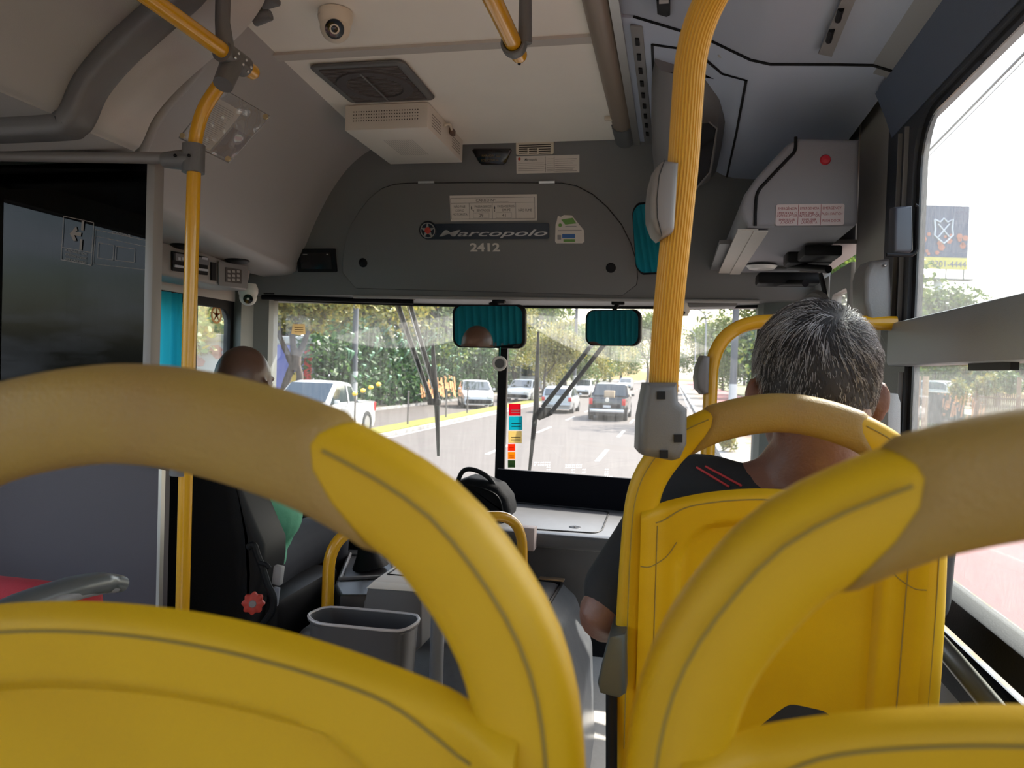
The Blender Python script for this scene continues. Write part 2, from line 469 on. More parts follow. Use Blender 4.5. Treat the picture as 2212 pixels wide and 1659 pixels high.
# --- ceiling coves and ducts
cove = [(-1.15, .845), (-1.2, .833), (-1.27, .795), (-1.33, .742), (-1.39, .668), (-1.45, .575), (-1.50, .485), (-1.545, .405), (-1.556, .378), (-1.60, .362), (-1.70, .355)]
cov0 = [(-1.06, .845), (-1.075, .81), (-1.10, .76), (-1.14, .70), (-1.19, .65), (-1.245, .59), (-1.285, .52), (-1.32, .44), (-1.345, .41), (-1.42, .385), (-1.70, .375)]
def csec(t):
    q = bez([(a[0]*(1-t)+b[0]*t, a[1]*(1-t)+b[1]*t, 0) for a, b in zip(cov0, cove)], 4); return [(p.x, p.y+EZ) for p in q]
m = M(); ys = [1.635+(2.97-1.635)*k/10 for k in range(11)]; n = len(csec(0)); vs = []
for k in range(11): vs += [Vector((x, ys[k], z)) for x, z in csec((k/10)**.8)]
for k in range(11): vs += [Vector((x-.012, ys[k], z+.012)) for x, z in csec((k/10)**.8)]
fs = [[k*n+i, k*n+i+1, (k+1)*n+i+1, (k+1)*n+i] for k in range(10) for i in range(n-1)]; fs += [[11*n+i for i in f][::-1] for f in fs]
m.add(vs, fs, True); m.tube([Vector((x, 1.645, z)) for x, z in csec(0)], .017, 10, up=(0, 1, 0))
struct(m, 'trim_3', mat('driver cove plastic', (.35, .34, .335), .5, bump=(500, .15)))
m = M(); m.tube([E(-1.145, 1.66, .838), E(-1.165, 2.80, .838)], .007, 8)
struct(m, 'trim_4', BLK)
S1 = [(-.93, .846), (-.955, .80), (-1.0, .75), (-1.07, .70), (-1.16, .632), (-1.222, .569), (-1.250, .515), (-1.268, .494), (-1.31, .487), (-1.60, .486), (-1.86, .486)]
S1 = [(p.x, p.y) for p in bez([(x, z, 0) for x, z in S1], 4)]
m = M(); m.extr(sec(S1), 1.42, 1.60, .02)
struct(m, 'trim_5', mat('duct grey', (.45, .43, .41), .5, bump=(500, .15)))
m = M()
lip = [E(x, 1.40, z) for x, z in S1]
m.tube(lip, 1, up=(0, 1, 0), sect=[(a, b) for a, b in rrect(.075, .05, .018, 4)]); struct(m, 'trim_6', CLAMP)
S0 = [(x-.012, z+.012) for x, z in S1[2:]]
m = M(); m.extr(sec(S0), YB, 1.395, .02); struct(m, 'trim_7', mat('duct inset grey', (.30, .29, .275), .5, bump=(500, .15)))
SR = [(-.185, .845), (-.12, .835), (.045, .775), (.147, .72), (.19, .708), (.334, .70), (.405, .695), (.445, .68), (.47, .62), (.485, .575)]
m = M(); m.extr(sec(SR[6:8]), YB, 1.86, -.02); struct(m, 'trim_19', mat('upper wall trim', (.27, .27, .28), .5, bump=(500, .15)))
m = M(); m.extr(sec(SR[7:]), YB, 1.96, -.02); m.box(E(.525, -.6, .665), (.04, 5.12, .09)); struct(m, 'trim_20', mat('window surround blue black', (.10, .125, .19), .5, bump=(300, .2)))
m = M(); m.extr(sec(SR[:7]), YB, 1.815, -.02); struct(m, 'trim_8', mat('right duct glare blue', (.36, .39, .48), .5, bump=(700, .2)))  # blue of the veiling glare put into the colour, darker than the front piece
SR2 = [(x, z-.004) for x, z in SR]
m = M(); m.extr(sec(SR2[:7]+[(.47, .69)]), 1.822, 2.95, -.02)
struct(m, 'trim_9', mat('right duct front glare blue', (.46, .51, .64), .5, bump=(700, .2)))  # same glare blue painted in, lighter than on the rear piece
m = M(); m.tube([E(x, 1.818, z-.001) for x, z in SR[1:8]], .004, 6); struct(m, 'trim_10', BLK)
# aluminium edge and brown lamp cover along the right edge of the ceiling
m = M(); m.box(E(-.158, .55, .828), (.022, 4.5, .014)); struct(m, 'trim_11', ALU)
m = M(); m.tube([E(-.20, YB, .845), E(-.20, 2.62, .845)], 1, sect=[(.03*math.sin(a), .034*math.cos(a)) for a in [i*PI/6 for i in range(12)]])
struct(m, 'trim_12', mat('brown lamp cover', (.24, .19, .15), .35))
m = M(); m.tube([E(-.20, 2.62, .845), E(-.20, 2.80, .845)], 1, sect=[(.034*math.sin(a), .038*math.cos(a)) for a in [i*PI/6 for i in range(12)]])
struct(m, 'trim_13', GRYD)

# --- right wall with its window
def wallring(m, X, oy0, oz0, oy1, oz1, iy0, iz0, iy1, iz1, r, th=.03):
    """flat frame on a plane X= with a rounded opening"""
    def rr(y0, z0, y1, z1, r):
        return [E(X, (y0+y1)/2+a, (z0+z1)/2+b) for a, b in rrect(y1-y0, z1-z0, r, 6)]
    o = rr(oy0, oz0, oy1, oz1, .004); i = rr(iy0, iz0, iy1, iz1, r); n = len(o); T = Vector((th, 0, 0))
    vs = o+i+[p+T for p in o]+[p+T for p in i]; fs = []
    for k in range(n):
        j = (k+1) % n
        fs += [[k, j, n+j, n+k], [2*n+k, 3*n+k, 3*n+j, 2*n+j], [n+k, n+j, 3*n+j, 3*n+k], [k, 2*n+k, 2*n+j, j]]
    m.add(vs, fs, False); return m
WR = mat('right wall grey', (.42, .40, .38), .5, bump=(500, .2))
m = M()
m.box(E(.525, -.6, -.90), (.05, 5.2, .74))
m.box(E(.525, 2.175, -.2), (.05, .35, 2.1)); m.box(E(.525, 2.80, .58), (.05, .86, .35))
struct(m, 'wall_right', WR)
m = M(); wallring(m, .488, .15, -.535, 1.998, .64, .22, -.467, 1.79, .565, .10, .03)
struct(m, 'window_3', mat('window rubber frame', (.03, .034, .045), .45, bump=(300, .2)))
wf = bpy.data.objects['window_3']
m = M(); wallring(m, .496, .17, -.52, 1.90, .62, .245, -.45, 1.765, .545, .09, .004); m.build('glass_edge_seal', BLKG, wf)
m = M(); m.box(E(.487, 1.0, .080), (.055, 1.66, .095), bev=.008); m.build('cross_rail', mat('rail glare grey', (.23, .255, .28), .45, bump=(700, .25)), wf)  # pale bluish glare on the rail is put into its base colour
m = M(); m.box(E(.490, 1.0, -.386), (.05, 1.64, .054), bev=.004); m.build('sill_bar', BLKR, wf)
m = M(); m.box(E(.478, 1.30, .028), (.012, .16, .014)); m.build('catch', BLK, wf)
m = M(); m.box(E(.485, 1.83, .34), (.012, .003, .44)); m.box(E(.485, 1.80, -.16), (.012, .003, .36)); m.build('slide_channel', GRYM, wf)
m = M(); m.box(E(.485, 1.88, .34), (.012, .003, .44)); m.build('outer_channel', GRYM, wf)
m = M(); m.box(E(.502, 1.0, .06), (.004, 1.6, 1.05)); m.build('pane', GLS, wf)
# the windows further back on both sides let the daylight in
for k, (y0, y1) in enumerate(((-1.5, .13), (-3.15, -1.55))):
    m = M(); wallring(m, .488, y0, -.535, y1, .64, y0+.06, -.467, y1-.06, .565, .10, .03); struct(m, 'window_%d' % (4+k), MATS['window rubber frame'])
m = M(); m.box(E(-1.865, -.9, -.86), (.05, 4.6, .82)); m.box(E(-1.865, 1.72, -.27), (.05, .64, 2.0)); m.box(E(-1.865, 2.58, -.86), (.05, 1.08, .82))
m.box(E(-1.865, 2.58, .40), (.05, 1.08, .30)); m.box(E(-1.865, -.9, .53), (.05, 4.6, .2)); m.box(E(-1.865, -.75, -.01), (.05, .1, .88))
struct(m, 'wall_left', GRYW)
m = M(); m.box(E(-.67, YB-.02, -.7), (2.4, .05, 1.1)); m.box(E(-.67, YB-.02, .58), (2.4, .05, .6)); m.box(E(-1.5, YB-.02, .06), (.7, .05, .5)); m.box(E(.2, YB-.02, .06), (.7, .05, .5)); struct(m, 'wall_back', GRYW)
TINT = glass('tinted window glass', (.96, .98, 1.0), dust=.02)
for k, (x, y0, y1) in enumerate(((.50, -1.5, .13), (.50, -3.15, -1.55), (-1.86, -3.15, -.80), (-1.86, -.70, 1.40))):
    m = M(); m.box(E(x, (y0+y1)/2, .05), (.006, y1-y0, 1.06)); struct(m, 'window_%d' % (7+k), TINT)
m = M(); m.box(E(-.67, 3.36, -1.0), (2.42, .04, .82)); struct(m, 'wall_nose', BLKR)

# --- driver's side window
m = M(); wallring(m, -1.845, 2.02, -.46, 3.03, .30, 2.10, -.40, 2.925, .215, .06, -.03)
struct(m, 'window_6', BLKR); wf = bpy.data.objects['window_6']
m = M(); m.box(E(-1.83, 2.63, -.09), (.03, .05, .64)); m.build('divider', BLK, wf)
m = M(); m.box(E(-1.858, 2.5, -.09), (.004, .86, .62)); m.build('pane', glass('driver window glass', (.92, .96, .95), dust=.04), wf)

# --- windshield
WS = bez([(-1.78, 3.11, 0), (-1.5, 3.23, 0), (-1.1, 3.305, 0), (-.742, 3.33, 0), (-.3, 3.305, 0), (.05, 3.25, 0), (.325, 3.15, 0)], 4)
def wspt(x):
    if x <= WS[0].x: return WS[0]
    for a, b in zip(WS, WS[1:]):
        if a.x <= x <= b.x:
            t = (x-a.x)/(b.x-a.x); return a.lerp(b, t)
    return WS[-1]
def ws(px, py, off=0):
    """point on the windshield behind a photo pixel, off metres towards the cabin"""
    Y = 3.3
    for _ in range(12): q = at(px, py, Y=Y); Y = wspt(min(max(q.x, -1.78), .325)).y-off
    return at(px, py, Y=Y)
ZW0, ZW1 = -.62+EZ, .285+EZ
def pane(x0, x1, n=14):
    m = M(); vs = []
    for i in range(n+1):
        p = wspt(x0+(x1-x0)*i/n); vs += [(p.x, p.y, ZW0), (p.x, p.y, ZW1)]
    m.add(vs, [[2*i, 2*i+2, 2*i+3, 2*i+1] for i in range(n)], True); return m
def wsframe(x0, x1):
    m = M(); n = 14
    for z, h in ((ZW1-.006, .008), (ZW0+.02, .03)):
        m.tube([(wspt(x0+(x1-x0)*i/n).x, wspt(x0+(x1-x0)*i/n).y, z) for i in range(n+1)], h, 8)
    return m
m = wsframe(-1.78, -.742); struct(m, 'window_1', BLKR); pane(-1.78, -.742).build('pane', GLW, bpy.data.objects['window_1'])
m = wsframe(-.742, .325); struct(m, 'window_2', BLKR); pane(-.742, .325).build('pane', GLW, bpy.data.objects['window_2'])
m = M(); m.box(E(-.742, 3.32, -.15), (.040, .03, .90)); struct(m, 'trim_14', BLK)
PIL = mat('pillar grey green', (.15, .165, .16), .5, bump=(500, .2))
m = M(); m.prism([E(-1.86, 2.95, -.7), E(-1.81, 2.95, -.7), E(-1.80, 3.03, -.7), E(-1.755, 3.08, -.7), E(-1.755, 3.16, -.7), E(-1.86, 3.16, -.7)], (0, 0, 1.05))
struct(m, 'trim_15', PIL)
m = M(); m.prism([E(.315, 3.12, -.9), E(.33, 3.06, -.9), E(.42, 2.98, -.9), E(.55, 2.98, -.9), E(.55, 3.2, -.9), E(.315, 3.2, -.9)], (0, 0, 1.3))
struct(m, 'trim_16', PIL)
# front door in the right wall
m = M()
for y0, y1 in ((2.36, 2.66), (2.68, 2.98)):
    wallring(m, .49, y0, -1.2, y1, .34, y0+.035, -1.1, y1-.035, .27, .03, .03)
struct(m, 'door_1', mat('door frame grey', (.33, .33, .33), .45)); wf = bpy.data.objects['door_1']
m = M(); m.box(E(.505, 2.51, -.4), (.004, .24, 1.36)); m.build('pane', GLS, wf)
m = M(); m.box(E(.505, 2.83, -.4), (.004, .24, 1.36)); m.build('pane', GLS, wf)
# ================================================================== helpers for solid shapes
def bprism(m, poly, off, bev=.004, seg=2):
    bm = bmesh.new(); off = Vector(off)
    a = [bm.verts.new(Vector(p)) for p in poly]; b = [bm.verts.new(Vector(p)+off) for p in poly]; n = len(a)
    bm.faces.new(a); bm.faces.new(b[::-1])
    for i in range(n): bm.faces.new([a[i], b[i], b[(i+1) % n], a[(i+1) % n]][::-1])
    bmesh.ops.recalc_face_normals(bm, faces=bm.faces)
    rim = [e for e in bm.edges if (e.verts[0] in a and e.verts[1] in a) or (e.verts[0] in b and e.verts[1] in b)]
    bmesh.ops.bevel(bm, geom=rim, offset=bev, segments=seg, profile=.5, affect='EDGES')
    return m.frombm(bm, True)
def sstep(a, b, x):
    t = max(0, min(1, (x-a)/(b-a))); return t*t*(3-2*t)

# ================================================================== YELLOW SEATS (local: x across, y to the front, z up, floor at 0)
SH = 1.24
def yb(z): return (SH-z)*.13
OUT = [(0, .002), (.03, .004), (.064, .011), (.096, .021), (.118, .031), (.141, .044), (.162, .061), (.181, .086), (.196, .112), (.206, .140), (.212, .178), (.2145, .25), (.215, .34), (.215, .50), (.2145, .74)]
OUT = [(-x, d) for x, d in OUT[:0:-1]]+OUT
OUT = bez([(x, 0, SH-d) for x, d in OUT], 5)
ARC = []
for i, p in enumerate(OUT):
    t_ = (OUT[min(i+1, len(OUT)-1)]-OUT[max(i-1, 0)]).normalized(); q_ = p+Vector((t_.z, 0, -t_.x))*.0240
    ARC.append(Vector((q_.x, yb(q_.z), q_.z)))
ALEN = [0]
for a, b in zip(ARC, ARC[1:]): ALEN.append(ALEN[-1]+(b-a).length)
AMID = ALEN[-1]/2
def arc(s):
    s = s+AMID
    for i in range(len(ARC)-1):
        if ALEN[i+1] >= s:
            t = (s-ALEN[i])/(ALEN[i+1]-ALEN[i]); return ARC[i].lerp(ARC[i+1], t), (ARC[i+1]-ARC[i]).normalized()
    return ARC[-1], (ARC[-1]-ARC[-2]).normalized()
def arcpt(s, a, b):
    p, t = arc(s); N = Vector((0, 1, 0)); N = (N-t*N.dot(t)).normalized(); B = t.cross(N)   # B points inwards (down at the crown)
    return p+N*a+B*b
def loop_w(s):                      # radial half width and half depth along the loop
    k = sstep(.24, .50, abs(s)); return .0240+.005*k, .0205+.005*k
def ztop(x): return 1.109-1.15*x*x
def panel_pt(x, d):                 # d metres below the top edge of the backrest
    z = ztop(x)-d
    qx = abs(x)-.128+.05; qz = (.050-d)+.05
    s1 = math.hypot(max(qx, 0), max(qz, 0))+min(max(qx, qz), 0)-.05
    rec = sstep(.009, -.003, s1)*.014
    lip = .012*(1-min(1, d/.013))**1.6
    side = .014*sstep(.15, .185, abs(x))
    return Vector((x, yb(z)-.016+rec+lip-side, z))
def make_seat(name, label, ext=0.0, group='yellow bus seats'):
    root = thing(name, (0, 0, 0), label, 'seat', group)
    m = M(); NS = 110; S = AMID-.02
    sec_ = [(math.copysign(abs(math.sin(t))**.75, math.sin(t)), math.copysign(abs(math.cos(t))**.75, math.cos(t))) for t in [2*PI*k/20 for k in range(20)]]
    vs = []
    for i in range(NS+1):
        s = -S+2*S*i/NS; wr, wd = loop_w(s)
        vs += [arcpt(s, a*wd, b*wr) for a, b in sec_]
    fs = [[i*20+k, (i+1)*20+k, (i+1)*20+(k+1) % 20, i*20+(k+1) % 20] for i in range(NS) for k in range(20)]
    fs += [list(range(20)), [NS*20+k for k in range(20)][::-1]]
    m.add(vs, fs, True)
    m.use(1)                                                             # moulding seam round the loop, on its rear side
    for s0, s1 in ((.098, .62), (-.62, -.098)):
        m.tube([arcpt(s0+(s1-s0)*k/40, -loop_w(s0)[1]*.98-.004*sstep(.24, .5, abs(s0+(s1-s0)*k/40)), .010) for k in range(41)], .0009, 5)
    m.build('grab_loop', [YEL, SEAM], root, local=True)
    m = M(); n = 36; vs = []
    for i in range(n+1):
        t = -1+2*i/n
        for a, b in sec_:
            e = .0026 if abs(t) < .99 else .0004
            s = t*((.098-.024*b+.025*b*b) + (ext if t < 0 else 0))
            vs.append(arcpt(s, a*(.0205+e), b*(.0240+e)))
    m.add(vs, [[i*20+k, (i+1)*20+k, (i+1)*20+(k+1) % 20, i*20+(k+1) % 20] for i in range(n) for k in range(20)], True)
    m.build('grip_sleeve', SLV, root, local=True, label='worn brown grip sleeve')
    # backrest shell: rear face with its recess, plain padded front
    m = M(); nu, nv = 64, 90; hw = .186
    dd = [(.66*(j/nv)**1.35) for j in range(nv+1)]
    rear = [panel_pt(-hw+2*hw*i/nu, dd[j]) for j in range(nv+1) for i in range(nu+1)]
    front = [Vector((p.x, yb(p.z)+.008+.010*sstep(0, .05, ztop(p.x)-p.z), p.z-.009*sstep(.03, .0, ztop(p.x)-p.z))) for p in rear]
    W = nu+1; K = len(rear); fs = []
    for j in range(nv):
        for i in range(nu):
            q = [j*W+i, j*W+i+1, (j+1)*W+i+1, (j+1)*W+i]; fs.append(q); fs.append([K+x for x in q][::-1])
    for i in range(nu): fs.append([i, K+i, K+i+1, i+1]); fs.append([nv*W+i, nv*W+i+1, K+nv*W+i+1, K+nv*W+i])
    for j in range(nv): fs.append([j*W, (j+1)*W, K+(j+1)*W, K+j*W]); fs.append([j*W+nu, K+j*W+nu, K+(j+1)*W+nu, (j+1)*W+nu])
    m.add(rear+front, fs, True)
    m.use(1)
    off = Vector((0, -.0003, 0))
    m.tube([panel_pt(x, .0135+.012*math.exp(-((abs(x)-.160)/.022)**2))+off for x in [-.166+.332*k/50 for k in range(51)]], .0010, 5)
    for sx in (-1, 1):
        m.tube([panel_pt(sx*.1635, d)+off for d in [.03+.6*k/60 for k in range(61)]], .0009, 5)
        m.tube([panel_pt(sx*x, d)+off for x, d in bez([(.185, .125, 0), (.165, .133, 0), (.148, .122, 0), (.136, .095, 0)], 6) for x, d in [(x_, d_) for x_, d_ in [(0, 0)]]] if False else
               [panel_pt(sx*p.x, p.y)+off for p in bez([(.185, .080, 0), (.170, .086, 0), (.150, .080, 0), (.136, .062, 0)], 6)], .0008, 5)
    m.build('backrest', [YEL, SEAM], root, local=True)
    m = M()
    m.box((0, .34, .44), (.40, .42, .055), rot=(R(4), 0, 0), bev=.022, seg=3); m.build('seat_cushion', YEL, root, local=True)
    m = M(); m.box((0, .33, .39), (.36, .34, .04), bev=.01)
    m.tube(fillet([(-.15, .12, .44), (-.15, .20, .37), (-.15, .36, .37), (-.15, .42, 0.01)], .05), .017, 12)
    m.tube(fillet([(.15, .12, .44), (.15, .20, .37), (.15, .36, .37), (.15, .42, 0.01)], .05), .017, 12)
    m.build('seat_frame', mat('seat frame grey', (.16, .16, .16), .45), root, local=True)
    return root
s1 = make_seat('bus_seat', 'yellow plastic seat back with arched grab loop, nearest and left of the central gap', .008)
s2 = make_seat('bus_seat', 'x'); s3 = copy_tree(s2)
s2['label'] = 'yellow plastic seat back with arched grab loop, nearest and right of the central gap'
s3['label'] = 'yellow single seat behind the grey-haired man, clamped to the ribbed pole'
s1.scale = (1.12, 1, 1)
s1.location = (-.275, .352, EZ-.004-SH)
s2.location = (.196, .352, EZ-.004-SH)
s3.location = (.149, 1.085, EZ-.022-SH)
for o in (s1, s2, s3): o.location.z = o.location.z

# folding armrest at the man's seat
m = M()
bprism(m, [at(px, py, D=1.07) for px, py in ((1316, 1375), (1352, 1368), (1352, 1500), (1338, 1510), (1325, 1508), (1296, 1500), (1290, 1478), (1298, 1440))], Vector((0, .10, 0)), .006)
m.use(1); m.tube([at(1321, 1495, D=1.12), at(1321, 1745, D=1.12)], .0085, 12)
m.build('armrest', [mat('armrest grey green', (.055, .06, .055), .4), BLK], s3)

# ================================================================== POLES AND RAILS
def rail(m, pts, r=.016, f=.08, seg=20): return m.tube(fillet(pts, f, 8), r, seg)
# ribbed pole standing on the man's seat
root = thing('grab_pole', at(1436, 1000, D=1.03), 'thick ribbed yellow pole rising from the grey clamp beside the grey-haired man', 'pole')
pts = bez([at(px, py, D=d) for px, py, d in ((1424, 985, 1.035), (1432, 850, 1.03), (1441, 700, 1.015), (1461, 500, .995), (1476, 350, .98), (1484, 230, .965), (1494, 120, .95), (1520, 30, .93), (1568, -60, .90), (1630, -150, .87))], 8)
NF = 30; sect = []
for k in range(NF*4):
    a = 2*PI*k/(NF*4); q = 1.0+.045*(1 if (k % 4) in (0, 1) else -1); sect.append((q*math.cos(a), q*math.sin(a)))
m = M(); m.tube(pts, .0188, sect=sect); m.build('ribbed_tube', mat('ribbed yellow plastic', (.60, .33, .035), .42), root)
cl = [(1398, 826), (1466, 826), (1469, 868), (1488, 884), (1487, 960), (1472, 992), (1455, 997), (1392, 985), (1381, 972), (1384, 900)]
m = M(); bprism(m, [at(px, py, D=.995) for px, py in cl], fwd*.055, .012, 4)
o = m.build('clamp', CLAMP, root, label='grey clamp joining pole and seat')
for px, py in ((1428, 854), (1465, 947), (1434, 981)):
    m = M(); m.box(at(px, py, D=.994), (.0105, .003, .0105), basis=Matrix((rgt, fwd, upv)).transposed()); m.build('bolt', BLK, o)
bx = thing('stop_button', at(1437, 510, D=.95), 'tall grey stop button housing halfway up the ribbed pole', 'button')
sb = [(1468, 348), (1436, 344), (1420, 358), (1411, 390), (1406, 430), (1407, 470), (1418, 500), (1430, 512), (1455, 500), (1459, 490)]
m = M(); bprism(m, [at(px, py, D=.955) for px, py in sb], fwd*.05, .008, 3); m.build('housing', mat('button housing grey', (.165, .15, .145), .5), bx)
m = M(); m.tube([at(px, py, D=.9548) for px, py in ((1436, 346), (1424, 380), (1419, 430), (1420, 470), (1430, 510))], .0006, 5); m.build('seam', BLK, bx)
m = M(); bprism(m, [at(px, py, D=.975) for px, py in ((1409, 385), (1414, 375), (1414, 430), (1408, 440), (1404, 425))], fwd*.012, .002); m.build('push_button', mat('red plastic', (.6, .03, .03), .4), bx)

# left bent pole by the driver's partition
root = thing('grab_pole', E(-1.10, 1.566, -1.25), 'smooth yellow bent pole at the corner of the dark glass partition', 'pole')
pp = [at(385, 1700, Y=1.566), at(404, 900, Y=1.566), at(421, 300, Y=1.566), at(438, 236, Y=1.566), at(482, 172, Y=1.57)]
pp[0].z = 0
m = M(); m.tube(fillet(pp, .10, 10), .0155, 24); m.build('tube', RAIL, root)
# grey T-clamp with the bar over the partition
m = M()
a = at(418, 345, Y=1.566)
m.cyl(a-Vector((0, 0, .030)), a+Vector((0, 0, .034)), .025, .025, 24); m.tube([a, a-Vector((.075, 0, -.001))], [.026, .018], 20)
o = m.build('clamp', CLAMP, root, label='grey clamp below the bend')
for px in (378, 408):
    m = M(); m.sphere(at(px, 336, Y=1.54), .004, 8, 6); m.build('screw', BLK, o)
b = at(390, 1021, Y=1.566); m = M(); m.cyl(b-Vector((0, 0, .006)), b+Vector((0, 0, .05)), .024, .024, 20); m.tube([b+Vector((0, 0, .02)), b+Vector((-.07, 0, .024))], [.022, .016], 16); m.build('lower_clamp', CLAMP, root)
# overhead rails
RX = -.955
root = thing('overhead_rail', E(RX, 1.2, .66), 'long yellow overhead rail on the left, ending at the riveted bracket', 'rail')
p1 = at(545, 155, X=RX); z1 = p1.z
m = M(); m.tube([Vector((RX, -1.4, z1)), p1], .0165, 24); m.sphere(p1, .0165, 20, 10); m.build('tube', RAIL, root)
br = thing('rail_bracket', at(500, 150, X=RX), 'grey riveted ceiling bracket joining overhead rail and bent pole', 'bracket')
c = at(505, 128, X=RX)
m = M(); m.tube([c+Vector((0, -.045, 0)), c+Vector((0, .04, 0))], .023, 24)
d_ = (at(484, 178, X=RX)-c); m.tube([c, c+d_*1.1], [.024, .021], 20)
top = Vector((RX, c.y-.045, EZ+.835))
m.tube([c+Vector((0, -.03, 0)), c+Vector((0, -.045, .06)), top], [.02, .0155, .016], 16)
m.box(top-Vector((0, 0, .006)), (.10, .045, .016), bev=.005); m.build('arm', CLAMP, br)
m = M()
for dx, dy, dz in ((.0, -.03, -.01), (0, .0, -.012), (0, .02, -.02)):
    for q in (0, 1): m.sphere(c+Vector((.0225, dy+.012*q, dz+.014*q)), .0035, 8, 6)
m.build('rivet', ALU, br)
hb = thing('hanger_bracket', at(570, 0, Z=EZ+.83), 'short broken grey bracket left on the ceiling beside the riveted one', 'bracket')
c2 = at(560, 6, Z=EZ+.83)
m = M(); m.box(c2, (.09, .05, .014), rot=(0, 0, -.3), bev=.004); m.tube([c2+Vector((-.02, 0, 0)), c2+Vector((.0, 0, -.035)), c2+Vector((.03, 0, -.03))], [.018, .02, .012], 12); m.build('plate', CLAMP, hb)
RX2 = -.326
root = thing('overhead_rail', E(RX2, 1.2, .66), 'yellow overhead rail in the middle, its capped end near the ceiling camera', 'rail')
p2 = at(1121, 118, X=RX2); z2 = p2.z
m = M(); m.tube([Vector((RX2, -1.4, z2+.012)), p2], .0165, 24); m.sphere(p2, .0165, 20, 10); m.build('tube', RAIL, root)
m = M(); m.sphere(p2+Vector((0, .006, -.0155)), .0035, 8, 6); m.build('screw', BLK, root)
br = thing('rail_bracket', Vector((RX2, p2.y, p2.z)), 'grey curved strap hanging the middle overhead rail from the ceiling', 'bracket')
c = p2-Vector((0, .05, 0))
m = M()
m.tube([c+Vector((math.sin(t)*.021, 0, -math.cos(t)*.021)) for t in [R(-120+10*k) for k in range(22)]], 1, sect=[(a*.013, b*.004) for a, b in rrect(2, 2, .6, 3)], up=(0, 1, 0))
m.tube([c+Vector((.022, 0, 0)), c+Vector((.022, -.01, .09)), c+Vector((.02, -.03, .155))], [.014, .0125, .014], 12); m.build('strap', CLAMP, br)

# entrance rail hoop ahead of the grey-haired man
root = thing('entrance_rail', E(.076, 1.8, -1.25), 'yellow hooped rail in front of the grey-haired man, by the door', 'rail')
h = [at(1518, 1100, Y=1.8), at(1541, 692, Y=1.8), at(1760, 690, Y=1.8)]; h[0].z = 0; h[2].x = .47; h[2].z = h[1].z
m = M(); m.tube(fillet(h, .13, 12), .0160, 20); m.build('tube', RAIL, root)
bx = thing('stop_button', at(1522, 850, D=1.7), 'small grey stop button housing on the hooped rail by the door', 'button')
sb = [(1535, 770), (1520, 767), (1510, 790), (1506, 815), (1509, 840), (1520, 852), (1532, 850)]
m = M(); bprism(m, [at(px, py, D=1.70) for px, py in sb], fwd*.05, .008, 3); m.build('housing', MATS['button housing grey'], bx)
# low hoop round the driver's place
root = thing('guard_rail', E(-.9, 1.85, -1.25), 'low yellow hoop between the waste bin and the dashboard', 'rail')
h = [at(697, 1330, Y=1.86), at(712, 1145, Y=1.86), at(1128, 1110, Y=2.30), at(1162, 1300, Y=2.30)]
h[0].z = .40; h[0].x = h[1].x; h[3].x = h[2].x+.01; h[3].z = EZ-.715
m = M(); m.tube(fillet(h, .11, 10), .0160, 20); m.build('tube', RAIL, root)
m = M(); a = at(949, 1225, Y=1.72); m.tube([Vector((a.x, a.y, 0)), a], .0165, 20)
m.build('support_post', mat('post grey', (.20, .20, .205), .4), label='grey upright post beside the beige console', cat='post')
# ================================================================== FRONT PANEL: hatch, signs, badge
hatch = [(742, 588), (742, 560), (748, 520), (760, 485), (778, 455), (800, 428), (825, 408), (850, 399), (880, 396), (1050, 395), (1215, 396), (1245, 402), (1280, 420), (1312, 448), (1342, 485), (1362, 525), (1374, 565), (1377, 600), (1374, 615), (1345, 637), (770, 622)]
hp = [FW.pp(x, y) for x, y in hatch]
root = thing('front_hatch', FW.pp(1060, 630), 'arched grey hatch over the windshield carrying the badge and number', 'hatch')
m = M(); bprism(m, hp, FW.n*.009, .003); m.build('hatch_panel', mat('hatch grey', (.155, .157, .158), .5, bump=(700, .25)), root)
m = M(); m.tube(hp+[hp[0]], .0022, 6); m.build('edge_gap', BLK, root)
for px in (922, 1182):
    m = M(); FW.pplate(m, px-17, 391, px+17, 396, .004, .011); m.build('hinge', ALU, root)
for px, py in ((786, 567), (1320, 578)):
    q = FW.pp(px, py, .009); m = M(); m.lathe(q, FW.n, [(.0, .004), (.013, .004), (.018, .002), (.019, 0)], 24); m.build('latch', BLK, root)
C9 = .0095
def sign(name, label, cat, group=None): return thing(name, FWO, label, cat, group)
# capacity sign
root = thing('capacity_sign', FW.pp(1066, 476, C9), 'white printed notice with passenger numbers, centred on the arched hatch', 'sign')
m = M(); FW.pplate(m, 973, 421, 1160, 477, C9, C9+.0012); m.build('board', PAPER, root)
A0 = FW.hit(973, 477); A1 = FW.hit(1160, 421); W_, H_ = A1[0]-A0[0], A1[1]-A0[1]
def cp(u, v): return A0[0]+W_*u, A0[1]+H_*v
m = M(); a, b = cp(.02, .07); c, d = cp(.98, .93); C = C9+.0014
FW.ring(m, a, b, c, d, .0012, C, C+.0002)
def hl(u0_, u1_, v, t=.0010): a, b = cp(u0_, v); c, _ = cp(u1_, v); FW.plate(m, a, b-t/2, c, b+t/2, C, C+.0002)
def vl(u, v0, v1, t=.0010): a, b = cp(u, v0); _, c = cp(u, v1); FW.plate(m, a-t/2, b, a+t/2, c, C, C+.0002)
hl(.02, .98, .72); vl(.235, .07, .72); vl(.50, .07, .72); vl(.765, .07, .72)
def tx(s, u, v, h, width=None): a, b = cp(u, v); FW.text(m, s, a, b, H_*h, C+.0003, width)
tx('CARRO Nº:______', .5, .77, .11, W_*.37)
tx('NÃO FALE', .125, .54, .09, W_*.13); tx('COM O', .125, .38, .09, W_*.10); tx('MOTORISTA', .125, .22, .09, W_*.17)
